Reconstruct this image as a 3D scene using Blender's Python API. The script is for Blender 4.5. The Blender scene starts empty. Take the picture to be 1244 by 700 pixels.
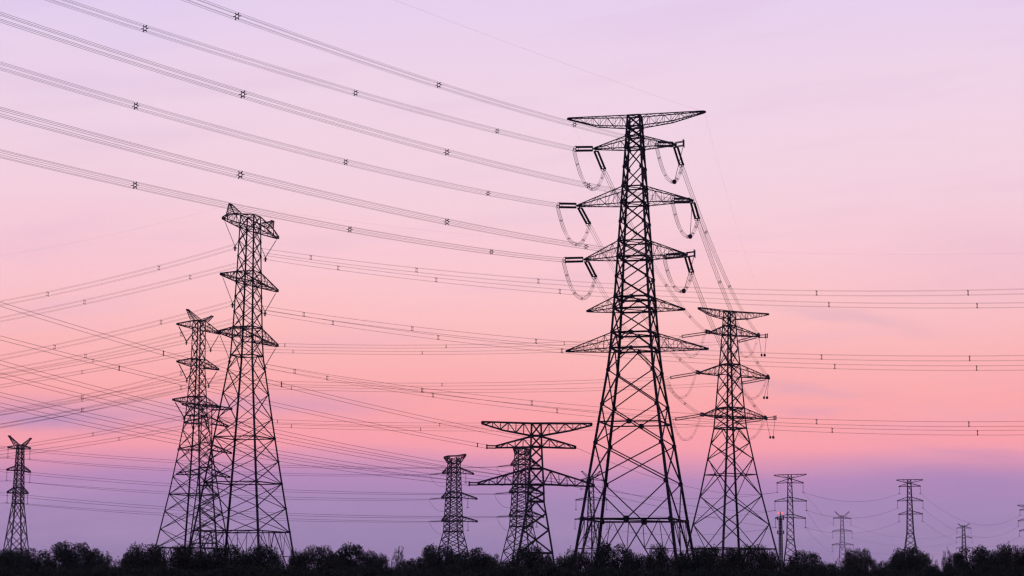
import bpy, math, random
import numpy as np
from mathutils import Vector, Matrix

PI = math.pi
scene = bpy.context.scene
COL = scene.collection

# ------------------------------------------------------------------ camera
CAM_H = 1.7
cam_data = bpy.data.cameras.new("camera")
cam_data.sensor_width = 36.0
cam_data.lens = 36.0 * 2500.0 / 1244.0
cam_data.clip_start = 0.5
cam_data.clip_end = 40000.0
camera = bpy.data.objects.new("camera", cam_data)
COL.objects.link(camera)
camera.matrix_world = (Matrix.Translation((0, 0, CAM_H)) @ Matrix.Rotation(math.radians(90 + 8.538), 4, 'X')
                       @ Matrix.Rotation(math.radians(0.4137), 4, 'Z'))
scene.camera = camera

# ------------------------------------------------------------------ colour management and sampling
vs = scene.view_settings
vs.view_transform = 'Standard'
vs.look = 'None'
vs.exposure = 0.0
vs.gamma = 1.0
scene.render.film_transparent = False
scene.cycles.use_denoising = True
scene.cycles.max_bounces = 4
scene.cycles.diffuse_bounces = 2
scene.cycles.glossy_bounces = 2
scene.cycles.transparent_max_bounces = 8
scene.cycles.volume_bounces = 0
scene.cycles.pixel_filter_type = 'BLACKMAN_HARRIS'
scene.cycles.filter_width = 1.35


def lin(rgb):
    out = []
    for v in rgb:
        v /= 255.0
        out.append(v / 12.92 if v <= 0.04045 else ((v + 0.055) / 1.055) ** 2.4)
    return (*out, 1.0)


# ------------------------------------------------------------------ dusk sky (world)
world = bpy.data.worlds.new("World")
scene.world = world
world.use_nodes = True
nt = world.node_tree
nt.nodes.clear()


def wn(t, **kw):
    n = nt.nodes.new(t)
    for k, v in kw.items():
        setattr(n, k, v)
    return n


def wl(a, b):
    nt.links.new(a, b)


def wmath(op, a, b=None, c=None, clamp=False):
    n = wn('ShaderNodeMath', operation=op)
    n.use_clamp = clamp
    for i, v in enumerate((a, b, c)):
        if v is None:
            continue
        if isinstance(v, (int, float)):
            n.inputs[i].default_value = v
        else:
            wl(v, n.inputs[i])
    return n.outputs[0]


def wmix(fac, a, b, blend='MIX'):
    n = wn('ShaderNodeMix', data_type='RGBA', blend_type=blend)
    if isinstance(fac, (int, float)):
        n.inputs[0].default_value = fac
    else:
        wl(fac, n.inputs[0])
    for v, k in ((a, 6), (b, 7)):
        if isinstance(v, tuple):
            n.inputs[k].default_value = v
        else:
            wl(v, n.inputs[k])
    return n.outputs[2]


tc = wn('ShaderNodeTexCoord')
sep = wn('ShaderNodeSeparateXYZ')
wl(tc.outputs['Generated'], sep.inputs[0])
dx, dy, dz = sep.outputs
elev = wmath('MULTIPLY', wmath('ARCSINE', wmath('MINIMUM', wmath('MAXIMUM', dz, -1.0), 1.0)), 180 / PI)
azim = wmath('MULTIPLY', wmath('ARCTAN2', dx, dy), 180 / PI)          # degrees, 0 = towards the afterglow

# colour by elevation: degrees above the horizon -> sRGB of the afterglow
STOPS = [(-2, (140, 115, 165)), (0.568, (155, 132, 178)), (1.469, (162, 138, 183)), (2.601, (171, 140, 187)), (3.213, (188, 142, 190)), (3.668, (222, 152, 184)), (4.124, (252, 163, 176)), (4.876, (255, 168, 173)), (5.561, (255, 173, 175)), (6.705, (255, 185, 185)), (7.85, (255, 196, 198)), (9.226, (252, 203, 213)), (10.829, (247, 210, 223)), (12.656, (243, 213, 229)), (14.475, (240, 213, 234)), (16.508, (232, 210, 240)), (20, (226, 206, 240))]
HIGH = [(17, (232, 208, 236)), (26, (205, 196, 232)), (40, (160, 165, 215)), (60, (115, 130, 190)), (90, (88, 104, 168))]


def ramp(stops, src):
    lo, hi = stops[0][0], stops[-1][0]
    cr = wn('ShaderNodeValToRGB')
    el = cr.color_ramp.elements
    for i, (e, c) in enumerate(stops):
        p = (e - lo) / (hi - lo)
        if i < 2:
            el[i].position = p
            el[i].color = lin(c)
        else:
            k = el.new(p)
            k.color = lin(c)
    mr = wn('ShaderNodeMapRange')
    wl(src, mr.inputs[0])
    mr.inputs[1].default_value = lo
    mr.inputs[2].default_value = hi
    wl(mr.outputs[0], cr.inputs[0])
    return cr.outputs[0]


# the layers wave a little: the elevation is shifted by broad, flat noise
mp = wn('ShaderNodeCombineXYZ')
wl(wmath('MULTIPLY', azim, 0.055), mp.inputs[0])
wl(wmath('MULTIPLY', elev, 0.22), mp.inputs[1])
nz = wn('ShaderNodeTexNoise')
nz.inputs['Scale'].default_value = 1.0
nz.inputs['Detail'].default_value = 3.0
nz.inputs['Roughness'].default_value = 0.5
wl(mp.outputs[0], nz.inputs['Vector'])
wave = wmath('MULTIPLY', wmath('SUBTRACT', nz.outputs['Fac'], 0.5), 1.6)
elev_w = wmath('ADD', elev, wave)
low = ramp(STOPS, elev_w)
high = ramp(HIGH, elev)
mr = wn('ShaderNodeMapRange', interpolation_type='SMOOTHSTEP')
wl(elev, mr.inputs[0])
mr.inputs[1].default_value = 15.0
mr.inputs[2].default_value = 19.0
sky = wmix(mr.outputs[0], low, high)


def gauss(a0, sa, e0, se, tilt=0.0):
    da = wmath('SUBTRACT', azim, a0)
    a = wmath('DIVIDE', da, sa)
    e = wmath('DIVIDE', wmath('SUBTRACT', wmath('SUBTRACT', elev_w2, e0), wmath('MULTIPLY', da, tilt)), se)
    return wmath('EXPONENT', wmath('MULTIPLY', wmath('ADD', wmath('MULTIPLY', a, a), wmath('MULTIPLY', e, e)), -1.0))


mp2 = wn('ShaderNodeCombineXYZ')
wl(wmath('MULTIPLY', azim, 0.28), mp2.inputs[0])
wl(wmath('MULTIPLY', elev, 1.1), mp2.inputs[1])
nz2 = wn('ShaderNodeTexNoise')
nz2.inputs['Scale'].default_value = 1.0
nz2.inputs['Detail'].default_value = 4.0
nz2.inputs['Roughness'].default_value = 0.55
wl(mp2.outputs[0], nz2.inputs['Vector'])
n2 = wmath('SUBTRACT', nz2.outputs['Fac'], 0.5)
elev_w2 = wmath('ADD', elev, wmath('MULTIPLY', n2, 0.9))
# faint mauve cloud banks and streaks
CLOUDS = [(-13.11, 3.4, 4.762, 0.4, -0.01, 0.8, (170, 143, 197)),
 (-7.11, 3.4, 5.173, 0.36, 0.05, 0.6, (192, 152, 198)),
 (9.49, 1.9, 7.667, 0.2, -0.18, 0.55, (212, 172, 198)),
 (7.7, 2.2, 5.79, 0.18, -0.1, 0.5, (215, 165, 190)),
 (8.37, 1.3, 5.15, 0.12, -0.05, 0.5, (222, 160, 188)),
 (12.8, 1.5, 4.01, 0.16, -0.12, 0.6, (212, 150, 185)),
 (-12.67, 4.5, 16.058, 2.6, 0, 0.5, (216, 202, 242)),
 (-12.67, 4, 8.996, 2.0, 0, 0.35, (240, 192, 216)),
 (12.36, 3.0, 3.168, 0.55, 0, 0.8, (172, 138, 188)),
 (13.24, 3.2, 8.996, 1.5, 0, 0.5, (230, 184, 208)),
 (-1.42, 3.0, 2.827, 0.5, 0.02, 0.3, (176, 140, 192))]
for a0, sa, e0, se, tilt, k, colr in CLOUDS:
    g = gauss(a0, sa, e0, se, tilt)
    g = wmath('MULTIPLY', g, wmath('ADD', 0.75, wmath('MULTIPLY', n2, 1.6)), clamp=True)
    sky = wmix(wmath('MULTIPLY', g, k, clamp=True), sky, lin(colr))
# thin streaks everywhere, very weak
mp3 = wn('ShaderNodeCombineXYZ')
wl(wmath('MULTIPLY', azim, 0.12), mp3.inputs[0])
wl(wmath('ADD', wmath('MULTIPLY', elev, 0.9), wmath('MULTIPLY', azim, -0.10)), mp3.inputs[1])
nz3 = wn('ShaderNodeTexNoise')
nz3.inputs['Scale'].default_value = 1.0
nz3.inputs['Detail'].default_value = 5.0
wl(mp3.outputs[0], nz3.inputs['Vector'])
thin = wmath('MULTIPLY', wmath('SUBTRACT', nz3.outputs['Fac'], 0.52, clamp=True), 0.9)
sky = wmix(wmath('MINIMUM', thin, 0.26), sky, lin((214, 176, 212)))

# the afterglow fades with the angle from the place where the sun went down, all round to the blue of the east
horiz = wmath('MULTIPLY', dy, 1.0)
fade = wn('ShaderNodeMapRange', interpolation_type='SMOOTHERSTEP')
wl(horiz, fade.inputs[0])
fade.inputs[1].default_value = -0.9
fade.inputs[2].default_value = 0.95
fade.inputs[3].default_value = 0.0
fade.inputs[4].default_value = 1.0
sky = wmix(fade.outputs[0], lin((72, 80, 118)), sky)
bg = wn('ShaderNodeBackground')
wl(sky, bg.inputs['Color'])
bg.inputs['Strength'].default_value = 1.0
wo = wn('ShaderNodeOutputWorld')
wl(bg.outputs[0], wo.inputs['Surface'])

# the sun is just below the horizon: only a trace of warm light along the ground
sun_data = bpy.data.lights.new("sun", 'SUN')
sun_data.energy = 0.04
sun_data.angle = math.radians(10)
sun_data.color = (1.0, 0.62, 0.5)
sun = bpy.data.objects.new("sun", sun_data)
COL.objects.link(sun)
sun.rotation_euler = (math.radians(88.5), 0, math.radians(180))

# ------------------------------------------------------------------ materials
def material(name, color, rough=0.6, metal=0.0, var=0.25, scale=3.0, emis=None, estr=0.0, bump=0.0, hue=None):
    m = bpy.data.materials.new(name)
    m.use_nodes = True
    t = m.node_tree
    b = t.nodes['Principled BSDF']
    tcn = t.nodes.new('ShaderNodeTexCoord')
    no = t.nodes.new('ShaderNodeTexNoise')
    no.inputs['Scale'].default_value = scale
    no.inputs['Detail'].default_value = 5
    t.links.new(tcn.outputs['Object'], no.inputs['Vector'])
    cr = t.nodes.new('ShaderNodeValToRGB')
    c = Vector(color[:3])
    c2 = Vector(hue[:3]) if hue else c * (1 + var)
    c1 = c * (1 - var)
    cr.color_ramp.elements[0].position = 0.3
    cr.color_ramp.elements[1].position = 0.7
    cr.color_ramp.elements[0].color = (*c1, 1)
    cr.color_ramp.elements[1].color = (*c2, 1)
    t.links.new(no.outputs['Fac'], cr.inputs[0])
    t.links.new(cr.outputs[0], b.inputs['Base Color'])
    b.inputs['Roughness'].default_value = rough
    b.inputs['Metallic'].default_value = metal
    b.inputs['Specular IOR Level'].default_value = 0.25
    if bump:
        bp = t.nodes.new('ShaderNodeBump')
        bp.inputs['Strength'].default_value = bump
        t.links.new(no.outputs['Fac'], bp.inputs['Height'])
        t.links.new(bp.outputs[0], b.inputs['Normal'])
    if emis:
        b.inputs['Emission Color'].default_value = (*emis, 1)
        b.inputs['Emission Strength'].default_value = estr
    return m


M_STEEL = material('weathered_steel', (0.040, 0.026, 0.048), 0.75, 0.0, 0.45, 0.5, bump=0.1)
M_STEEL_LIGHT = material('galvanised_steel', (0.17, 0.15, 0.18), 0.7, 0.0, 0.2, 0.8)
M_WIRE = material('aluminium_conductor', (0.16, 0.07, 0.10), 0.75, 0.0, 0.15, 2.0)
M_GLASS = material('insulator_porcelain', (0.035, 0.032, 0.045), 0.45, 0.0, 0.3, 2.0)
M_LEAF = [material('leaf_dark', (0.020, 0.030, 0.016), 0.7, 0, 0.4, 1.2, hue=(0.042, 0.058, 0.026)),
          material('leaf_olive', (0.028, 0.034, 0.016), 0.7, 0, 0.4, 1.2, hue=(0.056, 0.064, 0.028)),
          material('leaf_blue_green', (0.018, 0.032, 0.020), 0.7, 0, 0.4, 1.2, hue=(0.034, 0.052, 0.030))]
M_BARK = material('bark', (0.05, 0.04, 0.032), 0.9, 0, 0.3, 6.0, bump=0.4)
M_GROUND = material('field_grass', (0.045, 0.055, 0.03), 0.95, 0, 0.35, 0.05, hue=(0.085, 0.075, 0.045))
M_RED = material('red_beacon', (0.6, 0.05, 0.03), 0.4, 0, 0.0, 1.0, emis=(1.0, 0.14, 0.12), estr=1.6)
M_CONCRETE = material('concrete', (0.28, 0.27, 0.26), 0.9, 0, 0.15, 2.0)


# ------------------------------------------------------------------ mesh helpers
class MB:
    def __init__(self):
        self.v, self.f = [], []

    def add(self, vs_, fs_):
        o = len(self.v)
        self.v += [tuple(p) for p in vs_]
        self.f += [tuple(i + o for i in q) for q in fs_]

    def bar(self, p, q, w, d=None, up=(0, 0, 1)):
        p, q = Vector(p), Vector(q)
        a = (q - p).normalized()
        up = Vector(up)
        if abs(a.dot(up)) > 0.98:
            up = Vector((0, 1, 0))
        s = a.cross(up).normalized()
        t = s.cross(a).normalized()
        d = d or w
        pts = []
        for e in (p, q):
            for i, j in ((-1, -1), (1, -1), (1, 1), (-1, 1)):
                pts.append(e + s * (i * w / 2) + t * (j * d / 2))
        self.add(pts, [(0, 1, 2, 3), (7, 6, 5, 4), (0, 4, 5, 1), (1, 5, 6, 2), (2, 6, 7, 3), (3, 7, 4, 0)])

    def tube(self, pts, r, n=4, closed=False):
        pts = [Vector(p) for p in pts]
        m = len(pts)
        rings = []
        for i, p in enumerate(pts):
            if closed:
                a = (pts[(i + 1) % m] - pts[i - 1]).normalized()
            else:
                a = (pts[min(i + 1, m - 1)] - pts[max(i - 1, 0)]).normalized()
            up = Vector((0, 0, 1)) if abs(a.z) < 0.95 else Vector((0, 1, 0))
            s = a.cross(up).normalized()
            t = s.cross(a)
            rr = r[i] if isinstance(r, (list, tuple)) else r
            rings.append([p + (s * math.cos(k * 2 * PI / n) + t * math.sin(k * 2 * PI / n)) * rr for k in range(n)])
        vs_ = [v for rg in rings for v in rg]
        fs_ = []
        for i in range(m if closed else m - 1):
            j = (i + 1) % m
            for k in range(n):
                l = (k + 1) % n
                fs_.append((i * n + k, i * n + l, j * n + l, j * n + k))
        if not closed:
            fs_.append(tuple(range(n))[::-1])
            fs_.append(tuple((m - 1) * n + k for k in range(n)))
        self.add(vs_, fs_)

    def lathe(self, prof, n=10, axis_at=(0, 0, 0)):
        ox, oy, oz = axis_at
        vs_ = []
        for r, z in prof:
            for k in range(n):
                vs_.append((ox + r * math.cos(k * 2 * PI / n), oy + r * math.sin(k * 2 * PI / n), oz + z))
        fs_ = []
        for i in range(len(prof) - 1):
            for k in range(n):
                l = (k + 1) % n
                fs_.append((i * n + k, i * n + l, (i + 1) * n + l, (i + 1) * n + k))
        fs_.append(tuple(range(n))[::-1])
        fs_.append(tuple((len(prof) - 1) * n + k for k in range(n)))
        self.add(vs_, fs_)

    def mesh(self, name, mat):
        me = bpy.data.meshes.new(name)
        me.from_pydata(self.v, [], self.f)
        me.materials.append(mat)
        me.update()
        return me

    def build(self, name, mat, parent=None):
        return obj(name, self.mesh(name, mat), parent)


def obj(name, me, parent=None, matrix=None):
    o = bpy.data.objects.new(name, me)
    COL.objects.link(o)
    if parent:
        o.parent = parent
    if matrix is not None:
        o.matrix_basis = matrix
    return o


def thing(name, label, cat, loc=(0, 0, 0), rz=0.0, group=None):
    o = bpy.data.objects.new(name, None)
    o.empty_display_size = 1.0
    COL.objects.link(o)
    o.location = loc
    o.rotation_euler = (0, 0, rz)
    tag(o, label, cat, group)
    return o


def tag(o, label, cat, group=None):
    o['label'] = label
    o['category'] = cat
    if group:
        o['group'] = group
    return o


# unit pieces shared by hundreds of alike members -------------------------------------------------
def unit_angle(mat):
    """rolled steel angle, 1 wide, 1 long along z, scaled per member"""
    t = 0.16
    pr = [(-.5, -.5), (.5, -.5), (.5, -.5 + t), (-.5 + t, -.5 + t), (-.5 + t, .5), (-.5, .5)]
    m = MB()
    m.add([(x, y, z) for z in (0, 1) for x, y in pr],
          [(0, 1, 7, 6), (1, 2, 8, 7), (2, 3, 9, 8), (3, 4, 10, 9), (4, 5, 11, 10), (5, 0, 6, 11),
           (3, 2, 1, 0), (5, 4, 3, 0), (6, 7, 8, 9), (6, 9, 10, 11)])
    return m.mesh('steel_angle', mat)


def unit_plate(mat):
    m = MB()
    pr = [(-.5, -.28), (-.28, -.5), (.28, -.5), (.5, -.28), (.5, .28), (.28, .5), (-.28, .5), (-.5, .28)]
    m.add([(x, y, z) for z in (-.5, .5) for x, y in pr],
          [tuple(range(8))[::-1], tuple(range(8, 16))] + [(i, (i + 1) % 8, 8 + (i + 1) % 8, 8 + i) for i in range(8)])
    return m.mesh('gusset', mat)


ANGLE = unit_angle(M_STEEL)
PLATE = unit_plate(M_STEEL)


def frame(p, q, up, w, d=None):
    """matrix that lays a unit member (along z) from p to q"""
    p, q, up = Vector(p), Vector(q), Vector(up)
    a = q - p
    L = a.length
    a.normalize()
    if abs(a.dot(up)) > 0.98:
        up = Vector((1, 0, 0))
    s = a.cross(up).normalized()
    t = a.cross(s).normalized()
    m = Matrix.Identity(4)
    for i in range(3):
        m[i][0] = s[i] * w
        m[i][1] = t[i] * (d or w)
        m[i][2] = a[i] * L
        m[i][3] = p[i]
    return m


def member(name, p, q, w, parent, up=(0, 0, 1)):
    return obj(name, ANGLE, parent, frame(p, q, up, w))


def plate(c, n, size, parent, th=0.06):
    c, n = Vector(c), Vector(n).normalized()
    m = frame(c - n * th / 2, c + n * th / 2, (0, 0, 1), size, size)
    m2 = m @ Matrix.Translation((0, 0, 0.5))
    return obj('gusset_plate', PLATE, parent, m2)

# ------------------------------------------------------------------ survey of the place, in metres (camera stands at x = y = 0)
TOWERS = {'T1': {'X': 18.13,
        'Y': 300.0,
        'arms': [{'L': (-10.11, 72.94), 'R': (10.48, 72.9), 'kL': (-5.6, 71.53), 'kR': (5.56, 71.63), 'n': 8, 'zb': 71.15, 'zt': 72.82},
                 {'L': (-6.05, 68.16), 'R': (6.08, 68.18), 'n': 4, 'xR': (7.37, 68.33), 'zb': 67.86, 'zt': 69.65},
                 {'L': (-8.56, 59.58), 'R': (8.58, 59.64), 'n': 5, 'zb': 59.42, 'zt': 61.95},
                 {'L': (-7.47, 51.4), 'R': (7.66, 51.6), 'n': 5, 'xR': (8.91, 51.72), 'zb': 51.32, 'zt': 53.77},
                 {'L': (-7.08, 43.64), 'R': (7.24, 43.5), 'n': 4, 'zb': 43.61, 'zt': 45.34},
                 {'L': (-10.21, 37.74), 'R': (10.66, 37.61), 'n': 6, 'zb': 37.73, 'zt': 40.02}],
        'legs': [(0.0, 8.328), (12.82, 6.48), (34.46, 3.36), (37.73, 3.02), (45.33, 2.5), (53.74, 2.01), (61.96, 1.52), (67.87, 1.17), (72.8, 0.91)],
        'nodes': [(72.82, 'XH'), (71.15, 'XH'), (69.66, 'XH'), (67.87, 'XH'), (64.9, 'X'), (61.96, 'XH'), (59.43, 'XH'), (56.6, 'X'), (53.74, 'XH'), (51.33, 'XH'),
                  (48.35, 'X'), (45.33, 'VH'), (43.61, 'XH'), (40.03, 'VH'), (37.73, 'VH'), (34.46, 'X'), (29.41, 'XM'), (23.78, 'X'), (18.27, 'K'), (12.82, 'FH')],
        'yaw': 14.93},
 'T10': {'X': 121.75,
         'Y': 900.0,
         'arms': [{'L': (-6.54, 55.02), 'R': (7.01, 55.48), 'n': 2, 'zb': 53.82, 'zt': 55.4}, {'L': (-5.51, 51.73), 'R': (5.75, 51.83), 'n': 2, 'zb': 51.81, 'zt': 53.46},
                  {'L': (-6.53, 43.79), 'R': (7.06, 43.97), 'n': 2, 'zb': 43.88, 'zt': 45.41},
                  {'L': (-6.4, 36.47), 'R': (6.53, 36.49), 'n': 2, 'zb': 36.68, 'zt': 38.1}],
         'legs': [(0.0, 5.386), (18.21, 2.825), (27.08, 1.578), (55.25, 0.748)],
         'nodes': [(55.25, 'X'), (52.42, 'X'), (49.6, 'X'), (46.77, 'X'), (43.95, 'X'), (41.13, 'X'), (38.32, 'X'), (35.5, 'X'), (32.69, 'X'), (29.88, 'X'),
                   (27.08, 'XH'), (24.12, 'X'), (21.16, 'X'), (18.21, 'FH')],
         'yaw': 5},
 'T12': {'X': 224.43,
         'Y': 1400.0,
         'arms': [{'L': (-5.78, 56.02), 'R': (5.88, 55.93), 'n': 2, 'zb': 55.92, 'zt': 56.91}, {'L': (-6.36, 47.27), 'R': (6.51, 47.3), 'n': 2, 'zb': 47.28, 'zt': 48.61},
                  {'L': (-6.83, 38.09), 'R': (7.23, 38.14), 'n': 2, 'zb': 38.11, 'zt': 39.49}],
         'horns': [(-4.28, 60.23), (4.53, 60.25)],
         'legs': [(0.0, 4.629), (27.09, 2.479), (36.46, 1.735), (58.02, 0.694)],
         'nodes': [(58.02, 'X'), (55.32, 'X'), (52.62, 'X'), (49.92, 'X'), (47.23, 'X'), (44.53, 'X'), (41.84, 'X'), (39.15, 'X'), (36.46, 'XH'), (33.33, 'X'),
                   (30.21, 'X'), (27.09, 'FH')],
         'yaw': 8},
 'T13': {'X': 202.81,
         'Y': 1050.0,
         'arms': [{'L': (-6.15, 61.93), 'R': (6.68, 62.12), 'n': 2, 'zb': 60.44, 'zt': 62.28},
                  {'L': (-5.05, 58.75), 'R': (5.53, 58.95), 'n': 2, 'zb': 58.77, 'zt': 60.23},
                  {'L': (-6.03, 51.49), 'R': (6.69, 51.53), 'n': 2, 'zb': 51.51, 'zt': 53.35},
                  {'L': (-5.51, 44.58), 'R': (6.3, 44.88), 'n': 2, 'zb': 44.77, 'zt': 46.27}],
         'legs': [(0.0, 6.914), (25.12, 3.14), (35.06, 1.648), (62.11, 0.814)],
         'nodes': [(62.11, 'X'), (59.39, 'X'), (56.68, 'X'), (53.97, 'X'), (51.26, 'X'), (48.56, 'X'), (45.85, 'X'), (43.15, 'X'), (40.45, 'X'), (37.75, 'X'),
                   (35.06, 'XH'), (31.74, 'X'), (28.43, 'X'), (25.12, 'FH')],
         'yaw': 5},
 'T14': {'X': 361.23,
         'Y': 1650.0,
         'arms': [{'L': (-5.24, 58.57), 'R': (5.87, 58.55), 'n': 2, 'zb': 58.53, 'zt': 59.64},
                  {'L': (-5.95, 50.88), 'R': (6.45, 50.93), 'n': 2, 'zb': 50.84, 'zt': 52.47},
                  {'L': (-6.28, 42.67), 'R': (6.37, 42.74), 'n': 2, 'zb': 42.71, 'zt': 44.01}],
         'horns': [(-4.12, 61.97), (4.54, 62.0)],
         'legs': [(0.0, 4.883), (31.02, 2.285), (40.11, 1.523), (60.94, 0.914)],
         'nodes': [(60.94, 'X'), (57.96, 'X'), (54.98, 'X'), (52.0, 'X'), (49.03, 'X'), (46.05, 'X'), (43.08, 'X'), (40.11, 'XH'), (37.08, 'X'), (34.05, 'X'),
                   (31.02, 'FH')],
         'yaw': 5},
 'T15': {'X': 312.82,
         'Y': 1250.0,
         'arms': [{'L': (-5.8, 58.72), 'R': (6.87, 58.76), 'n': 2, 'zb': 57.25, 'zt': 58.94}, {'L': (-4.71, 55.95), 'R': (5.56, 55.98), 'n': 2, 'zb': 55.77, 'zt': 57.0},
                  {'L': (-5.87, 49.41), 'R': (6.49, 49.46), 'n': 2, 'zb': 49.43, 'zt': 51.06},
                  {'L': (-5.27, 43.38), 'R': (5.67, 43.43), 'n': 2, 'zb': 43.4, 'zt': 44.88}],
         'legs': [(0.0, 5.96), (24.19, 2.769), (32.06, 1.731), (58.74, 0.923)],
         'nodes': [(58.74, 'X'), (55.77, 'X'), (52.79, 'X'), (49.83, 'X'), (46.86, 'X'), (43.9, 'X'), (40.93, 'X'), (37.97, 'X'), (35.02, 'X'), (32.06, 'XH'),
                   (29.44, 'X'), (26.81, 'X'), (24.19, 'FH')],
         'yaw': 5},
 'T2': {'X': 53.84,
        'Y': 505.0,
        'arms': [{'L': (-9.0, 72.19), 'R': (11.75, 72.16), 'kL': (-5.36, 70.72), 'kR': (6.16, 70.62), 'n': 6, 'zb': 70.08, 'zt': 72.03},
                 {'L': (-5.64, 66.41), 'R': (8.94, 66.46), 'n': 4, 'xR': (11.2, 66.72), 'zb': 66.07, 'zt': 68.43},
                 {'L': (-8.88, 56.24), 'R': (11.8, 56.11), 'n': 4, 'zb': 56.05, 'zt': 58.8},
                 {'L': (-7.75, 46.01), 'R': (10.91, 45.99), 'n': 4, 'xR': (13.55, 46.32), 'zb': 45.78, 'zt': 48.01}],
        'legs': [(0.0, 10.133), (19.5, 6.6), (26.4, 5.35), (35.52, 3.94), (43.0, 2.798), (45.78, 2.605), (56.05, 1.935), (66.08, 1.25), (72.03, 0.94)],
        'nodes': [(72.03, 'XH'), (70.08, 'X'), (68.43, 'XH'), (66.07, 'XH'), (62.69, 'X'), (58.8, 'XH'), (56.05, 'X'), (52.07, 'X'), (48.01, 'XH'), (45.78, 'XH'),
                  (43.0, 'VH'), (39.4, 'X'), (35.53, 'XM'), (26.41, 'X'), (19.5, 'K'), (13.65, 'FH')],
        'yaw': -28.67},
 'T3': {'X': -45.28,
        'Y': 350.0,
        'arms': [{'L': (-9.9, 64.41), 'R': (10.67, 64.46), 'kL': (-7.43, 65.61), 'n': 4, 'zb': 64.27, 'zt': 66.51},
                 {'L': (-10.04, 54.88), 'R': (10.99, 54.96), 'n': 5, 'zb': 54.82, 'zt': 56.71},
                 {'L': (-10.5, 45.06), 'R': (11.52, 45.25), 'n': 5, 'zb': 45.07, 'zt': 47.06}],
        'horns': [(-7.53, 67.15), (8.46, 67.05)],
        'legs': [(0.0, 7.661), (12.29, 5.943), (20.47, 4.799), (24.23, 4.291), (31.43, 3.36), (42.15, 2.025), (47.04, 1.8), (56.68, 1.5), (66.5, 1.25)],
        'nodes': [(66.51, 'XH'), (64.34, 'XH'), (62.03, 'X'), (59.42, 'X'), (56.71, 'XH'), (54.82, 'XH'), (52.34, 'X'), (49.77, 'X'), (47.06, 'XH'), (45.07, 'X'),
                  (42.15, 'VH'), (39.69, 'X'), (35.65, 'X'), (31.43, 'X'), (28.14, 'XH'), (24.23, 'X'), (20.47, 'XH'), (16.3, 'X'), (12.29, 'FH')],
        'yaw': -70.25},
 'T4': {'X': -71.98,
        'Y': 470.0,
        'arms': [{'L': (-8.96, 62.27), 'R': (8.94, 62.19), 'n': 4, 'zb': 62.15, 'zt': 64.16}, {'L': (-8.48, 53.81), 'R': (8.67, 53.71), 'n': 4, 'zb': 53.39, 'zt': 55.39},
                 {'L': (-9.66, 45.05), 'R': (9.39, 44.92), 'n': 4, 'zb': 44.67, 'zt': 46.56}],
        'horns': [(-4.98, 66.0), (5.34, 65.8)],
        'legs': [(0.0, 7.788), (16.76, 5.176), (24.39, 3.987), (31.87, 2.99), (42.41, 1.709), (46.94, 1.474), (53.2, 1.118), (62.15, 1.032), (64.16, 0.997)],
        'nodes': [(64.16, 'XH'), (62.15, 'X'), (60.24, 'X'), (57.96, 'X'), (55.1, 'XH'), (53.2, 'X'), (50.92, 'X'), (48.65, 'X'), (46.56, 'XH'), (44.67, 'X'),
                  (42.22, 'VH'), (38.82, 'X'), (35.06, 'X'), (31.69, 'X'), (28.13, 'X'), (24.21, 'XH'), (20.29, 'X'), (16.28, 'X'), (12.13, 'FH')],
        'yaw': -66},
 'T4b': {'X': -96.25,
         'Y': 650.0,
         'arms': [{'L': (-7.78, 61.23), 'R': (7.74, 60.02), 'n': 4, 'zb': 59.59, 'zt': 61.15},
                  {'L': (-7.06, 55.41), 'R': (6.72, 54.56), 'n': 3, 'zb': 55.15, 'zt': 56.98}, {'L': (-8.6, 46.92), 'R': (7.99, 46.07), 'n': 3, 'zb': 46.83, 'zt': 48.64},
                  {'L': (-8.77, 39.16), 'R': (7.68, 38.48), 'n': 3, 'zb': 39.05, 'zt': 40.86}],
         'legs': [(0.0, 5.915), (17.68, 4.152), (35.69, 2.357), (39.05, 2.132), (46.57, 1.852), (55.15, 1.627), (61.15, 1.459)],
         'nodes': [(61.15, 'XH'), (59.32, 'X'), (57.24, 'XH'), (55.15, 'X'), (52.29, 'X'), (49.16, 'XH'), (46.57, 'X'), (43.97, 'X'), (41.38, 'XH'), (39.05, 'X'),
                   (35.69, 'VH'), (32.33, 'X'), (28.98, 'X'), (25.38, 'X'), (21.53, 'X'), (17.68, 'FH')],
         'yaw': -10},
 'T5': {'X': -190.56,
        'Y': 800.0,
        'arms': [{'L': (-4.9, 57.64), 'R': (4.02, 57.55), 'n': 2, 'zb': 57.2, 'zt': 58.64}, {'L': (-4.97, 48.99), 'R': (4.42, 48.47), 'n': 2, 'zb': 48.74, 'zt': 50.66},
                 {'L': (-4.44, 40.32), 'R': (3.81, 40.16), 'n': 2, 'zb': 40.15, 'zt': 42.22}],
        'horns': [(-4.62, 61.92), (3.98, 61.39)],
        'legs': [(0.0, 5.435), (17.07, 3.676), (36.03, 1.723), (58.64, 1.034)],
        'nodes': [(58.64, 'X'), (56.57, 'X'), (54.51, 'X'), (52.45, 'X'), (50.39, 'X'), (48.34, 'X'), (46.28, 'X'), (44.23, 'X'), (42.18, 'X'), (40.13, 'X'),
                  (38.08, 'X'), (36.03, 'XH'), (29.7, 'X'), (23.38, 'X'), (17.07, 'FH')],
        'yaw': -35},
 'T6': {'X': -22.0,
        'Y': 800.0,
        'arms': [{'L': (-4.08, 55.14), 'R': (4.8, 56.06), 'n': 3, 'zb': 52.83, 'zt': 55.7}, {'L': (-4.7, 49.14), 'R': (8.13, 48.65), 'n': 2, 'zb': 49.16, 'zt': 51.23},
                 {'L': (-4.92, 39.52), 'R': (9.65, 39.04), 'n': 2, 'zb': 39.62, 'zt': 41.69},
                 {'L': (-4.8, 30.62), 'R': (9.91, 30.36), 'n': 2, 'zb': 30.59, 'zt': 32.49}],
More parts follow.
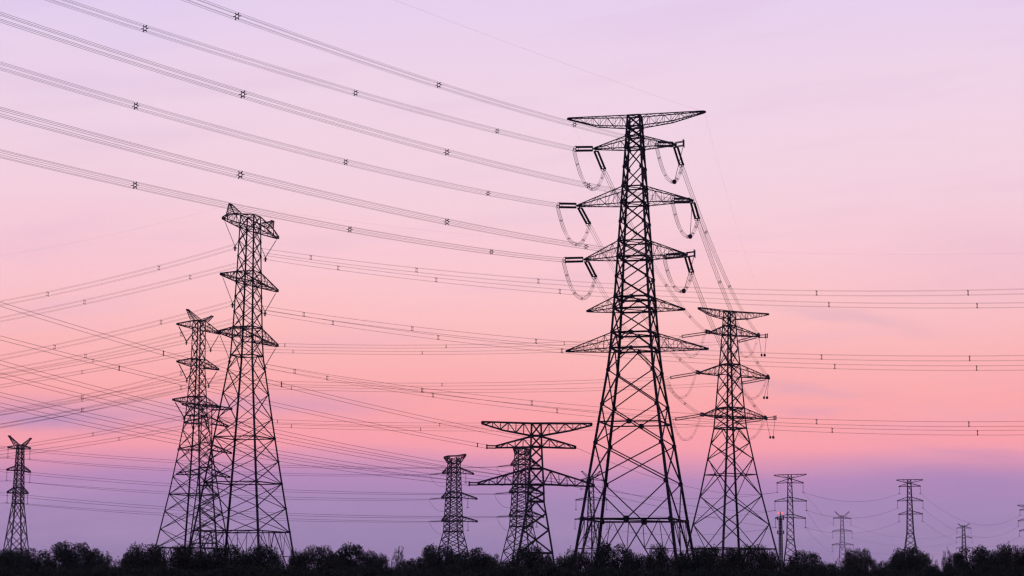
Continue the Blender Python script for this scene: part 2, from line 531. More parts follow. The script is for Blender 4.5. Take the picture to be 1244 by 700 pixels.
        'legs': [(0.0, 8.165), (17.33, 4.67), (26.48, 2.827), (55.06, 1.721)],
        'nodes': [(55.06, 'X'), (53.01, 'X'), (50.96, 'X'), (48.91, 'X'), (46.86, 'X'), (44.82, 'X'), (42.77, 'X'), (40.73, 'X'), (38.69, 'X'), (36.65, 'X'),
                  (34.61, 'X'), (32.58, 'X'), (30.54, 'X'), (28.51, 'X'), (26.48, 'XH'), (23.43, 'X'), (20.38, 'X'), (17.33, 'FH')],
        'yaw': 22},
 'T7': {'X': 3.74,
        'Y': 700.0,
        'arms': [{'L': (-3.0, 51.89), 'R': (3.03, 50.87), 'n': 3, 'zb': 49.67, 'zt': 51.63}, {'L': (-3.86, 46.11), 'R': (6.35, 45.66), 'n': 2, 'zb': 46.18, 'zt': 48.0},
                 {'L': (-4.4, 36.77), 'R': (7.89, 36.2), 'n': 2, 'zb': 36.85, 'zt': 38.52}, {'L': (-4.33, 28.84), 'R': (7.93, 28.47), 'n': 2, 'zb': 28.8, 'zt': 30.47}],
        'legs': [(0.0, 7.815), (12.79, 5.377), (25.21, 3.011), (51.63, 1.721)],
        'nodes': [(51.63, 'X'), (49.73, 'X'), (47.84, 'X'), (45.94, 'X'), (44.05, 'X'), (42.16, 'X'), (40.27, 'X'), (38.38, 'X'), (36.49, 'X'), (34.61, 'X'),
                  (32.73, 'X'), (30.84, 'X'), (28.96, 'X'), (27.08, 'X'), (25.21, 'XH'), (21.06, 'X'), (16.92, 'X'), (12.79, 'FH')],
        'yaw': 22},
 'T8': {'X': 6.41,
        'Y': 520.0,
        'arms': [{'L': (-13.73, 45.27), 'R': (13.95, 44.99), 'kL': (-8.24, 43.35), 'kR': (8.42, 43.33), 'n': 6, 'zb': 42.04, 'zt': 45.17},
                 {'L': (-10.08, 39.2), 'R': (9.89, 39.16), 'n': 4, 'xL': (-12.49, 39.23), 'zb': 39.17, 'zt': 41.83},
                 {'L': (-14.57, 29.9), 'R': (14.55, 29.58), 'n': 6, 'xL': (-16.85, 29.89), 'zb': 29.8, 'zt': 33.84}],
        'legs': [(0.0, 6.375), (11.81, 4.359), (25.47, 2.028), (29.08, 1.926), (34.05, 1.622), (39.23, 1.359), (42.04, 1.277), (45.17, 1.176)],
        'nodes': [(45.17, 'XH'), (42.04, 'XH'), (39.23, 'XH'), (36.53, 'X'), (33.73, 'XH'), (29.7, 'XH'), (27.43, 'X'), (25.47, 'VH'), (22.48, 'X'), (18.37, 'X'),
                  (12.62, 'FH')],
        'yaw': 1.5},
 'T9': {'X': 35.09,
        'Y': 900.0,
        'arms': [{'L': (-4.37, 52.49), 'R': (5.22, 52.25), 'n': 2, 'zb': 52.48, 'zt': 53.55}, {'L': (-6.63, 43.76), 'R': (6.81, 43.68), 'n': 2, 'zb': 43.72, 'zt': 44.97},
                 {'L': (-7.01, 35.37), 'R': (7.03, 35.28), 'n': 2, 'zb': 35.34, 'zt': 36.41}],
        'horns': [(-3.91, 56.08), (3.88, 56.05)],
        'legs': [(0.0, 7.709), (20.78, 3.729), (32.14, 1.554), (53.55, 0.932)],
        'nodes': [(53.55, 'X'), (50.87, 'X'), (48.19, 'X'), (45.51, 'X'), (42.83, 'X'), (40.15, 'X'), (37.48, 'X'), (34.81, 'X'), (32.14, 'XH'), (28.35, 'X'),
                  (24.56, 'X'), (20.78, 'FH')],
        'yaw': 10}}

STRINGS = [((12.28, 301.56, 68.16), (8.81, 292.27, 66.05), 'dead', 'T1', 0, 'L', 'in'), ((12.28, 301.56, 68.16), (14.0, 309.16, 66.33), 'dead', 'T1', 0, 'L', 'out'),
 ((48.89, 502.29, 66.41), (46.95, 494.69, 65.72), 'dead', 'T2', 0, 'L', 'in'), ((9.86, 302.21, 59.58), (6.47, 293.15, 57.88), 'dead', 'T1', 1, 'L', 'in'),
 ((9.86, 302.21, 59.58), (11.76, 309.81, 57.97), 'dead', 'T1', 1, 'L', 'out'), ((46.05, 500.74, 56.24), (44.56, 493.14, 55.61), 'dead', 'T2', 1, 'L', 'in'),
 ((10.91, 301.92, 51.4), (7.32, 292.31, 49.71), 'dead', 'T1', 2, 'L', 'in'), ((10.91, 301.92, 51.4), (12.67, 309.52, 49.72), 'dead', 'T1', 2, 'L', 'out'),
 ((47.04, 501.28, 46.01), (45.63, 493.68, 45.43), 'dead', 'T2', 2, 'L', 'in'), ((24.0, 298.43, 68.18), (20.54, 289.16, 66.19), 'dead', 'T1', 0, 'R', 'in'),
 ((24.0, 298.43, 68.18), (25.66, 306.03, 66.4), 'dead', 'T1', 0, 'R', 'out'), ((61.68, 509.29, 66.46), (60.66, 501.69, 65.9), 'dead', 'T2', 0, 'R', 'in'),
 ((26.42, 297.79, 59.64), (22.7, 287.84, 57.66), 'dead', 'T1', 1, 'R', 'in'), ((26.42, 297.79, 59.64), (27.92, 305.39, 58.05), 'dead', 'T1', 1, 'R', 'out'),
 ((64.19, 510.66, 56.11), (62.94, 503.06, 55.8), 'dead', 'T2', 1, 'R', 'in'), ((25.53, 298.03, 51.6), (21.44, 287.09, 49.43), 'dead', 'T1', 2, 'R', 'in'),
 ((25.53, 298.03, 51.6), (27.03, 305.63, 49.91), 'dead', 'T1', 2, 'R', 'out'), ((63.41, 510.23, 45.99), (62.17, 502.63, 45.63), 'dead', 'T2', 2, 'R', 'in'),
 ((-48.63, 340.68, 64.41), (-47.12, 344.86, 60.27), 'vee', 'T3', 0, 'L', 'outer'), ((-45.72, 348.77, 64.27), (-47.12, 344.86, 60.27), 'vee', 'T3', 0, 'L', 'inner'),
 ((-48.67, 340.55, 54.88), (-47.23, 344.58, 50.48), 'vee', 'T3', 1, 'L', 'outer'), ((-45.81, 348.53, 54.82), (-47.23, 344.58, 50.48), 'vee', 'T3', 1, 'L', 'inner'),
 ((-48.83, 340.12, 45.06), (-47.4, 344.1, 40.83), 'vee', 'T3', 2, 'L', 'outer'), ((-45.92, 348.22, 45.07), (-47.4, 344.1, 40.83), 'vee', 'T3', 2, 'L', 'inner'),
 ((-41.67, 360.04, 64.46), (-43.22, 355.73, 60.19), 'vee', 'T3', 0, 'R', 'outer'), ((-44.84, 351.23, 64.27), (-43.22, 355.73, 60.19), 'vee', 'T3', 0, 'R', 'inner'),
 ((-41.57, 360.34, 54.96), (-43.1, 356.08, 50.63), 'vee', 'T3', 1, 'R', 'outer'), ((-44.75, 351.47, 54.82), (-43.1, 356.08, 50.63), 'vee', 'T3', 1, 'R', 'inner'),
 ((-41.39, 360.84, 45.25), (-42.92, 356.58, 41.14), 'vee', 'T3', 2, 'R', 'outer'), ((-44.64, 351.78, 45.07), (-42.92, 356.58, 41.14), 'vee', 'T3', 2, 'R', 'inner'),
 ((-75.62, 461.81, 62.27), (-74.05, 465.35, 58.7), 'vee', 'T4', 0, 'L', 'outer'), ((-72.4, 469.06, 62.15), (-74.05, 465.35, 58.7), 'vee', 'T4', 0, 'L', 'inner'),
 ((-75.43, 462.25, 53.81), (-73.79, 465.94, 50.1), 'vee', 'T4', 1, 'L', 'outer'), ((-72.43, 468.98, 53.39), (-73.79, 465.94, 50.1), 'vee', 'T4', 1, 'L', 'inner'),
 ((-75.91, 461.18, 45.05), (-74.07, 465.3, 41.42), 'vee', 'T4', 2, 'L', 'outer'), ((-72.63, 468.55, 44.67), (-74.07, 465.3, 41.42), 'vee', 'T4', 2, 'L', 'inner'),
 ((-68.34, 478.17, 62.19), (-69.86, 474.76, 58.16), 'vee', 'T4', 0, 'R', 'outer'), ((-71.56, 470.94, 62.15), (-69.86, 474.76, 58.16), 'vee', 'T4', 0, 'R', 'inner'),
 ((-68.45, 477.92, 53.71), (-70.04, 474.37, 49.77), 'vee', 'T4', 1, 'R', 'outer'), ((-71.53, 471.02, 53.39), (-70.04, 474.37, 49.77), 'vee', 'T4', 1, 'R', 'inner'),
 ((-68.16, 478.58, 44.92), (-70.2, 474.0, 40.96), 'vee', 'T4', 2, 'R', 'outer'), ((-71.33, 471.45, 44.67), (-70.2, 474.0, 40.96), 'vee', 'T4', 2, 'R', 'inner'),
 ((48.89, 502.29, 66.41), (40.99, 499.92, 64.93), 'dead', 'T2', 0, 'L', 'out'), ((46.05, 500.74, 56.24), (38.01, 498.41, 54.62), 'dead', 'T2', 1, 'L', 'out'),
 ((47.04, 501.28, 46.01), (39.21, 498.96, 44.55), 'dead', 'T2', 2, 'L', 'out'), ((61.68, 509.29, 66.46), (55.95, 507.79, 64.79), 'dead', 'T2', 0, 'R', 'out'),
 ((64.19, 510.66, 56.11), (56.67, 508.63, 54.5), 'dead', 'T2', 1, 'R', 'out'), ((63.41, 510.23, 45.99), (54.87, 507.92, 44.45), 'dead', 'T2', 2, 'R', 'out'),
 ((-187.27, 802.31, 57.55), (-187.27, 802.31, 53.45), 'hang', 'T5', 0, 'R', 'hang'), ((-26.36, 801.76, 49.14), (-31.64, 801.3, 48.5), 'dead', 'T6', 0, 'L', 'out'),
 ((-194.57, 797.19, 57.64), (-194.57, 797.19, 53.54), 'hang', 'T5', 0, 'L', 'hang'), ((-186.94, 802.54, 48.47), (-186.94, 802.54, 44.37), 'hang', 'T5', 1, 'R', 'hang'),
 ((-26.56, 801.84, 39.52), (-31.65, 801.4, 39.01), 'dead', 'T6', 1, 'L', 'out'), ((-194.63, 797.15, 48.99), (-194.63, 797.15, 44.89), 'hang', 'T5', 1, 'L', 'hang'),
 ((-187.44, 802.19, 40.16), (-187.44, 802.19, 36.06), 'hang', 'T5', 2, 'R', 'hang'), ((-26.45, 801.8, 30.62), (-31.53, 801.35, 30.38), 'dead', 'T6', 2, 'L', 'out'),
 ((-194.2, 797.45, 40.32), (-194.2, 797.45, 36.22), 'hang', 'T5', 2, 'L', 'hang'), ((0.16, 701.45, 46.11), (-4.88, 701.01, 45.4), 'dead', 'T7', 0, 'L', 'out'),
 ((-0.34, 701.65, 36.77), (-5.64, 701.18, 36.29), 'dead', 'T7', 1, 'L', 'out'), ((-0.27, 701.62, 28.84), (-4.74, 701.23, 28.6), 'dead', 'T7', 2, 'L', 'out'),
 ((-17.33, 798.11, 48.65), (-17.33, 798.11, 45.25), 'hang', 'T6', 0, 'R', 'hang'), ((-16.45, 797.76, 39.04), (-16.45, 797.76, 35.64), 'hang', 'T6', 1, 'R', 'hang'),
 ((-16.3, 797.7, 30.36), (-16.3, 797.7, 26.96), 'hang', 'T6', 2, 'R', 'hang'), ((7.86, 698.33, 45.66), (7.86, 698.33, 42.26), 'hang', 'T7', 0, 'R', 'hang'),
 ((8.86, 697.93, 36.2), (8.86, 697.93, 32.8), 'hang', 'T7', 1, 'R', 'hang'), ((8.89, 697.92, 28.47), (8.89, 697.92, 25.07), 'hang', 'T7', 2, 'R', 'hang'),
 ((30.79, 900.76, 52.49), (30.79, 900.76, 48.29), 'hang', 'T9', 0, 'L', 'hang'), ((40.23, 899.09, 52.25), (40.23, 899.09, 48.05), 'hang', 'T9', 0, 'R', 'hang'),
 ((28.56, 901.15, 43.76), (28.56, 901.15, 39.56), 'hang', 'T9', 1, 'L', 'hang'), ((41.8, 898.82, 43.68), (41.8, 898.82, 39.48), 'hang', 'T9', 1, 'R', 'hang'),
 ((28.19, 901.22, 35.37), (28.19, 901.22, 31.17), 'hang', 'T9', 2, 'L', 'hang'), ((42.01, 898.78, 35.28), (42.01, 898.78, 31.08), 'hang', 'T9', 2, 'R', 'hang'),
 ((116.26, 900.48, 51.73), (116.26, 900.48, 47.63), 'hang', 'T10', 0, 'L', 'hang'), ((127.48, 899.5, 51.83), (127.48, 899.5, 47.73), 'hang', 'T10', 0, 'R', 'hang'),
 ((115.24, 900.57, 43.79), (115.24, 900.57, 39.69), 'hang', 'T10', 1, 'L', 'hang'), ((128.78, 899.38, 43.97), (128.78, 899.38, 39.87), 'hang', 'T10', 1, 'R', 'hang'),
 ((115.37, 900.56, 36.47), (115.37, 900.56, 32.37), 'hang', 'T10', 2, 'L', 'hang'), ((128.26, 899.43, 36.49), (128.26, 899.43, 32.39), 'hang', 'T10', 2, 'R', 'hang'),
 ((218.71, 1400.8, 56.02), (218.71, 1400.8, 51.42), 'hang', 'T12', 0, 'L', 'hang'), ((230.25, 1399.18, 55.93), (230.25, 1399.18, 51.33), 'hang', 'T12', 0, 'R', 'hang'),
 ((218.13, 1400.89, 47.27), (218.13, 1400.89, 42.67), 'hang', 'T12', 1, 'L', 'hang'), ((230.88, 1399.09, 47.3), (230.88, 1399.09, 42.7), 'hang', 'T12', 1, 'R', 'hang'),
 ((217.67, 1400.95, 38.09), (217.67, 1400.95, 33.49), 'hang', 'T12', 2, 'L', 'hang'), ((231.59, 1398.99, 38.14), (231.59, 1398.99, 33.54), 'hang', 'T12', 2, 'R', 'hang'),
 ((197.78, 1050.44, 58.75), (197.78, 1050.44, 55.05), 'hang', 'T13', 0, 'L', 'hang'), ((208.32, 1049.52, 58.95), (208.32, 1049.52, 55.25), 'hang', 'T13', 0, 'R', 'hang'),
 ((196.8, 1050.53, 51.49), (196.8, 1050.53, 47.79), 'hang', 'T13', 1, 'L', 'hang'), ((209.47, 1049.42, 51.53), (209.47, 1049.42, 47.83), 'hang', 'T13', 1, 'R', 'hang'),
 ((197.32, 1050.48, 44.58), (197.32, 1050.48, 40.88), 'hang', 'T13', 2, 'L', 'hang'), ((209.09, 1049.45, 44.88), (209.09, 1049.45, 41.18), 'hang', 'T13', 2, 'R', 'hang'),
 ((356.01, 1650.46, 58.57), (356.01, 1650.46, 54.37), 'hang', 'T14', 0, 'L', 'hang'), ((367.08, 1649.49, 58.55), (367.08, 1649.49, 54.35), 'hang', 'T14', 0, 'R', 'hang'),
 ((355.3, 1650.52, 50.88), (355.3, 1650.52, 46.68), 'hang', 'T14', 1, 'L', 'hang'), ((367.66, 1649.44, 50.93), (367.66, 1649.44, 46.73), 'hang', 'T14', 1, 'R', 'hang'),
 ((354.97, 1650.55, 42.67), (354.97, 1650.55, 38.47), 'hang', 'T14', 2, 'L', 'hang'), ((367.58, 1649.44, 42.74), (367.58, 1649.44, 38.54), 'hang', 'T14', 2, 'R', 'hang'),
 ((308.13, 1250.41, 55.95), (308.13, 1250.41, 52.75), 'hang', 'T15', 0, 'L', 'hang'), ((318.36, 1249.52, 55.98), (318.36, 1249.52, 52.78), 'hang', 'T15', 0, 'R', 'hang'),
 ((306.97, 1250.51, 49.41), (306.97, 1250.51, 46.21), 'hang', 'T15', 1, 'L', 'hang'), ((319.29, 1249.43, 49.46), (319.29, 1249.43, 46.26), 'hang', 'T15', 1, 'R', 'hang'),
 ((307.57, 1250.46, 43.38), (307.57, 1250.46, 40.18), 'hang', 'T15', 2, 'L', 'hang'),
 ((318.47, 1249.51, 43.43), (318.47, 1249.51, 40.23), 'hang', 'T15', 2, 'R', 'hang')]

JUMPERS = [((8.81, 292.27, 66.05), (14.0, 309.16, 66.33), 'T1', 0, 'L'), ((6.47, 293.15, 57.88), (11.76, 309.81, 57.97), 'T1', 1, 'L'),
 ((7.32, 292.31, 49.71), (12.67, 309.52, 49.72), 'T1', 2, 'L'), ((20.54, 289.16, 66.19), (25.66, 306.03, 66.4), 'T1', 0, 'R'),
 ((22.7, 287.84, 57.66), (27.92, 305.39, 58.05), 'T1', 1, 'R'), ((21.44, 287.09, 49.43), (27.03, 305.63, 49.91), 'T1', 2, 'R'),
 ((46.95, 494.69, 65.72), (40.99, 499.92, 64.93), 'T2', 0, 'L'), ((44.56, 493.14, 55.61), (38.01, 498.41, 54.62), 'T2', 1, 'L'),
 ((45.63, 493.68, 45.43), (39.21, 498.96, 44.55), 'T2', 2, 'L'), ((60.66, 501.69, 65.9), (55.95, 507.79, 64.79), 'T2', 0, 'R'),
 ((62.94, 503.06, 55.8), (56.67, 508.63, 54.5), 'T2', 1, 'R'), ((62.17, 502.63, 45.63), (54.87, 507.92, 44.45), 'T2', 2, 'R'),
 ((-31.64, 801.3, 48.5), (-22.0, 800.0, 47.64), 'T6', 0, 'L'), ((-31.65, 801.4, 39.01), (-22.0, 800.0, 38.02), 'T6', 1, 'L'),
 ((-31.53, 801.35, 30.38), (-22.0, 800.0, 29.12), 'T6', 2, 'L'), ((-4.88, 701.01, 45.4), (3.74, 700.0, 44.61), 'T7', 0, 'L'),
 ((-5.64, 701.18, 36.29), (3.74, 700.0, 35.27), 'T7', 1, 'L'), ((-4.74, 701.23, 28.6), (3.74, 700.0, 27.34), 'T7', 2, 'L')]

WIRES = [{'fam': 'rising', 'level': 0, 'side': 'L', 'P': (8.81, 292.27, 66.05), 'Q': (-62.89, 100.49, 45.28), 'S': 1.85, 'n': 6, 'r': 0.0125, 'sp': [0.152, 0.3664, 0.5863]},
 {'fam': 'steep', 'level': 0, 'side': 'L', 'P': (14.0, 309.16, 66.33), 'Q': (46.95, 494.69, 65.72), 'S': 3.2, 'n': 6, 'r': 0.018, 'sp': [0.22, 0.5, 0.78]},
 {'fam': 'rising', 'level': 1, 'side': 'L', 'P': (6.47, 293.15, 57.88), 'Q': (-66.47, 98.04, 40.85), 'S': 2.53, 'n': 6, 'r': 0.0125, 'sp': [0.1333, 0.3453, 0.5617]},
 {'fam': 'steep', 'level': 1, 'side': 'L', 'P': (11.76, 309.81, 57.97), 'Q': (44.56, 493.14, 55.61), 'S': 3.2, 'n': 6, 'r': 0.018, 'sp': [0.22, 0.5, 0.78]},
 {'fam': 'rising', 'level': 2, 'side': 'L', 'P': (7.32, 292.31, 49.71), 'Q': (-65.81, 96.71, 33.47), 'S': 2.48, 'n': 6, 'r': 0.0125, 'sp': [0.1373, 0.3464, 0.5649]},
 {'fam': 'steep', 'level': 2, 'side': 'L', 'P': (12.67, 309.52, 49.72), 'Q': (45.63, 493.68, 45.43), 'S': 3.2, 'n': 6, 'r': 0.018, 'sp': [0.22, 0.5, 0.78]},
 {'fam': 'rising', 'level': 0, 'side': 'R', 'P': (20.54, 289.16, 66.19), 'Q': (-50.86, 98.19, 44.66), 'S': 2.28, 'n': 6, 'r': 0.0125, 'sp': [0.1786, 0.3988, 0.6197]},
 {'fam': 'steep', 'level': 0, 'side': 'R', 'P': (25.66, 306.03, 66.4), 'Q': (60.66, 501.69, 65.9), 'S': 3.2, 'n': 6, 'r': 0.018, 'sp': [0.22, 0.5, 0.78]},
 {'fam': 'rising', 'level': 1, 'side': 'R', 'P': (22.7, 287.84, 57.66), 'Q': (-59.15, 68.91, 36.01), 'S': 2.85, 'n': 6, 'r': 0.0125, 'sp': [0.1616, 0.3609, 0.5523]},
 {'fam': 'steep', 'level': 1, 'side': 'R', 'P': (27.92, 305.39, 58.05), 'Q': (62.94, 503.06, 55.8), 'S': 3.2, 'n': 6, 'r': 0.018, 'sp': [0.22, 0.5, 0.78]},
 {'fam': 'rising', 'level': 2, 'side': 'R', 'P': (21.44, 287.09, 49.43), 'Q': (-59.38, 70.92, 30.61), 'S': 2.71, 'n': 6, 'r': 0.0125, 'sp': [0.1508, 0.3499, 0.5472]},
 {'fam': 'steep', 'level': 2, 'side': 'R', 'P': (27.03, 305.63, 49.91), 'Q': (62.17, 502.63, 45.63), 'S': 3.2, 'n': 6, 'r': 0.018, 'sp': [0.22, 0.5, 0.78]},
 {'fam': 'level', 'level': 0, 'side': 'L', 'P': (40.99, 499.92, 64.93), 'Q': (-74.05, 465.35, 58.7), 'S': 1.74, 'n': 4, 'r': 0.014, 'sp': [0.8114, 0.4907, 0.2462]},
 {'fam': 'level', 'level': 1, 'side': 'L', 'P': (38.01, 498.41, 54.62), 'Q': (-73.79, 465.94, 50.1), 'S': 1.4, 'n': 4, 'r': 0.014, 'sp': [0.814, 0.4859]},
 {'fam': 'level', 'level': 2, 'side': 'L', 'P': (39.21, 498.96, 44.55), 'Q': (-74.07, 465.3, 41.42), 'S': 1.41, 'n': 4, 'r': 0.014, 'sp': [0.8191, 0.4941]},
 {'fam': 'level', 'level': 0, 'side': 'R', 'P': (55.95, 507.79, 64.79), 'Q': (-69.86, 474.76, 58.16), 'S': 1.74, 'n': 4, 'r': 0.014, 'sp': [0.8521, 0.6139, 0.3486]},
 {'fam': 'level', 'level': 1, 'side': 'R', 'P': (56.67, 508.63, 54.5), 'Q': (-70.04, 474.37, 49.77), 'S': 1.64, 'n': 4, 'r': 0.014, 'sp': [0.853, 0.615]},
 {'fam': 'level', 'level': 2, 'side': 'R', 'P': (54.87, 507.92, 44.45), 'Q': (-70.2, 474.0, 40.96), 'S': 1.54, 'n': 4, 'r': 0.014, 'sp': [0.8479, 0.6099]},
 {'fam': 'rightward', 'level': 0, 'side': 'L', 'P': (-47.12, 344.86, 60.27), 'Q': (108.67, 281.92, 46.31), 'S': 4.72, 'n': 4, 'r': 0.011, 'sp': [0.0864, 0.2022, 0.3294, 0.5976, 0.7322]},
 {'fam': 'leftward', 'level': 0, 'side': 'L', 'P': (-47.12, 344.86, 60.27), 'Q': (-128.17, 371.2, 48.99), 'S': 2.11, 'n': 4, 'r': 0.015, 'sp': [0.1676, 0.4196]},
 {'fam': 'lower', 'level': 0, 'side': 'L', 'P': (-74.05, 465.35, 58.7), 'Q': (-176.22, 510.84, 49.08), 'S': 1.65, 'n': 4, 'r': 0.019, 'sp': [0.2273]},
 {'fam': 'rightward', 'level': 1, 'side': 'L', 'P': (-47.23, 344.58, 50.48), 'Q': (108.6, 281.63, 36.48), 'S': 4.62, 'n': 4, 'r': 0.011, 'sp': [0.0808, 0.1994, 0.3278, 0.6015, 0.7322]},
 {'fam': 'leftward', 'level': 1, 'side': 'L', 'P': (-47.23, 344.58, 50.48), 'Q': (-127.62, 370.7, 38.41), 'S': 1.64, 'n': 4, 'r': 0.015, 'sp': [0.1581, 0.3994]},
 {'fam': 'lower', 'level': 1, 'side': 'L', 'P': (-73.79, 465.94, 50.1), 'Q': (-175.98, 511.44, 39.33), 'S': 1.35, 'n': 4, 'r': 0.019, 'sp': [0.2545]},
 {'fam': 'rightward', 'level': 2, 'side': 'L', 'P': (-47.4, 344.1, 40.83), 'Q': (108.14, 281.26, 27.32), 'S': 5.07, 'n': 4, 'r': 0.011, 'sp': [0.0738, 0.2124, 0.3256, 0.5978, 0.7318]},
 {'fam': 'leftward', 'level': 2, 'side': 'L', 'P': (-47.4, 344.1, 40.83), 'Q': (-127.02, 369.97, 30.04), 'S': 2.45, 'n': 4, 'r': 0.015, 'sp': [0.1072, 0.3306]},
 {'fam': 'lower', 'level': 2, 'side': 'L', 'P': (-74.07, 465.3, 41.42), 'Q': (-166.74, 506.56, 31.5), 'S': 1.18, 'n': 4, 'r': 0.019, 'sp': [0.2431]},
 {'fam': 'rightward', 'level': 0, 'side': 'R', 'P': (-43.22, 355.73, 60.19), 'Q': (112.44, 292.84, 45.54), 'S': 4.41, 'n': 4, 'r': 0.011, 'sp': [0.0851, 0.1955, 0.3282, 0.5958, 0.732]},
 {'fam': 'leftward', 'level': 0, 'side': 'R', 'P': (-43.22, 355.73, 60.19), 'Q': (-131.35, 384.37, 46.52), 'S': 1.42, 'n': 4, 'r': 0.015, 'sp': [0.1565, 0.3824]},
 {'fam': 'lower', 'level': 0, 'side': 'R', 'P': (-69.86, 474.76, 58.16), 'Q': (-179.27, 523.48, 45.64), 'S': 0.4, 'n': 4, 'r': 0.019, 'sp': [0.2984]},
 {'fam': 'rightward', 'level': 1, 'side': 'R', 'P': (-43.1, 356.08, 50.63), 'Q': (112.24, 293.32, 36.44), 'S': 4.78, 'n': 4, 'r': 0.011, 'sp': [0.0794, 0.198, 0.3309, 0.6012, 0.7314]},
 {'fam': 'leftward', 'level': 1, 'side': 'R', 'P': (-43.1, 356.08, 50.63), 'Q': (-131.0, 384.64, 38.53), 'S': 2.3, 'n': 4, 'r': 0.015, 'sp': [0.1745, 0.3788]},
 {'fam': 'lower', 'level': 1, 'side': 'R', 'P': (-70.04, 474.37, 49.77), 'Q': (-178.66, 522.73, 36.03), 'S': 1.14, 'n': 4, 'r': 0.019, 'sp': [0.2944]},
 {'fam': 'rightward', 'level': 2, 'side': 'R', 'P': (-42.92, 356.58, 41.14), 'Q': (112.24, 293.89, 27.25), 'S': 5.4, 'n': 4, 'r': 0.011, 'sp': [0.0727, 0.1919, 0.3253, 0.598, 0.7311]},
 {'fam': 'leftward', 'level': 2, 'side': 'R', 'P': (-42.92, 356.58, 41.14), 'Q': (-130.67, 385.09, 27.24), 'S': 1.65, 'n': 4, 'r': 0.015, 'sp': [0.1744, 0.3855]},
 {'fam': 'lower', 'level': 2, 'side': 'R', 'P': (-70.2, 474.0, 40.96), 'Q': (-169.36, 518.14, 32.13), 'S': 1.76, 'n': 4, 'r': 0.019, 'sp': [0.2206]},
 {'fam': 'twin', 'level': 0, 'side': 'L', 'P': (16.3, 519.74, 39.16), 'Q': (-140.43, 406.58, 71.28), 'S': 3.93, 'n': 2, 'r': 0.038, 'sp': [0.4401, 0.5952]},
 {'fam': 'twin', 'level': 1, 'side': 'L', 'P': (-6.08, 520.33, 39.23), 'Q': (-138.87, 407.04, 61.84), 'S': 2.02, 'n': 2, 'r': 0.038, 'sp': [0.6059, 0.0176]},
 {'fam': 'twin', 'level': 2, 'side': 'L', 'P': (20.96, 519.62, 29.58), 'Q': (-142.58, 414.35, 59.34), 'S': 4.41, 'n': 2, 'r': 0.038, 'sp': []},
 {'fam': 'twin', 'level': 3, 'side': 'L', 'P': (14.55, 519.79, 29.65), 'Q': (-143.1, 417.18, 56.35), 'S': 4.04, 'n': 2, 'r': 0.038, 'sp': []},
 {'fam': 'twin', 'level': 4, 'side': 'L', 'P': (-1.75, 520.21, 29.83), 'Q': (-142.58, 418.59, 51.45), 'S': 3.38, 'n': 2, 'r': 0.038, 'sp': []},
 {'fam': 'twin', 'level': 5, 'side': 'L', 'P': (-10.43, 520.44, 29.89), 'Q': (-142.76, 420.96, 49.12), 'S': 3.25, 'n': 2, 'r': 0.038, 'sp': []},
 {'fam': 'single', 'level': 0, 'side': 'R', 'P': (-187.27, 802.31, 53.45), 'Q': (-31.64, 801.3, 48.5), 'S': 1.83, 'n': 1, 'r': 0.045, 'sp': []},
 {'fam': 'stub', 'level': 0, 'side': 'R', 'P': (-187.27, 802.31, 53.45), 'Q': (-225.65, 830.0, 56.59), 'S': 0.3, 'n': 1, 'r': 0.03, 'sp': []},
 {'fam': 'single', 'level': 0, 'side': 'L', 'P': (-194.57, 797.19, 53.54), 'Q': (-14.46, 796.95, 48.65), 'S': 3.19, 'n': 1, 'r': 0.045, 'sp': []},
 {'fam': 'stub', 'level': 0, 'side': 'L', 'P': (-194.57, 797.19, 53.54), 'Q': (-225.63, 830.0, 56.16), 'S': 0.3, 'n': 1, 'r': 0.03, 'sp': []},
 {'fam': 'single', 'level': 1, 'side': 'R', 'P': (-186.94, 802.54, 44.37), 'Q': (-31.65, 801.4, 39.01), 'S': 1.61, 'n': 1, 'r': 0.045, 'sp': []},
 {'fam': 'stub', 'level': 1, 'side': 'R', 'P': (-186.94, 802.54, 44.37), 'Q': (-225.2, 830.0, 47.34), 'S': 0.3, 'n': 1, 'r': 0.03, 'sp': []},
 {'fam': 'single', 'level': 1, 'side': 'L', 'P': (-194.63, 797.15, 44.89), 'Q': (-13.05, 796.39, 39.04), 'S': 3.19, 'n': 1, 'r': 0.045, 'sp': []},
 {'fam': 'stub', 'level': 1, 'side': 'L', 'P': (-194.63, 797.15, 44.89), 'Q': (-225.18, 830.0, 46.91), 'S': 0.3, 'n': 1, 'r': 0.03, 'sp': []},
 {'fam': 'single', 'level': 2, 'side': 'R', 'P': (-187.44, 802.19, 36.06), 'Q': (-31.53, 801.35, 30.38), 'S': 1.43, 'n': 1, 'r': 0.045, 'sp': []},
 {'fam': 'stub', 'level': 2, 'side': 'R', 'P': (-187.44, 802.19, 36.06), 'Q': (-224.78, 830.0, 38.44), 'S': 0.3, 'n': 1, 'r': 0.03, 'sp': []},
 {'fam': 'single', 'level': 2, 'side': 'L', 'P': (-194.2, 797.45, 36.22), 'Q': (-12.81, 796.29, 30.36), 'S': 2.7, 'n': 1, 'r': 0.045, 'sp': []},
 {'fam': 'stub', 'level': 2, 'side': 'L', 'P': (-194.2, 797.45, 36.22), 'Q': (-224.76, 830.0, 38.01), 'S': 0.3, 'n': 1, 'r': 0.03, 'sp': []},
 {'fam': 'hidden', 'level': 0, 'side': 'L', 'P': (-4.88, 701.01, 45.4), 'Q': (-233.08, 779.52, 61.33), 'S': 4.06, 'n': 1, 'r': 0.045, 'sp': []},
 {'fam': 'hidden', 'level': 0, 'side': 'R', 'P': (9.63, 697.62, 45.66), 'Q': (-233.19, 779.08, 60.64), 'S': 5.14, 'n': 1, 'r': 0.045, 'sp': []},
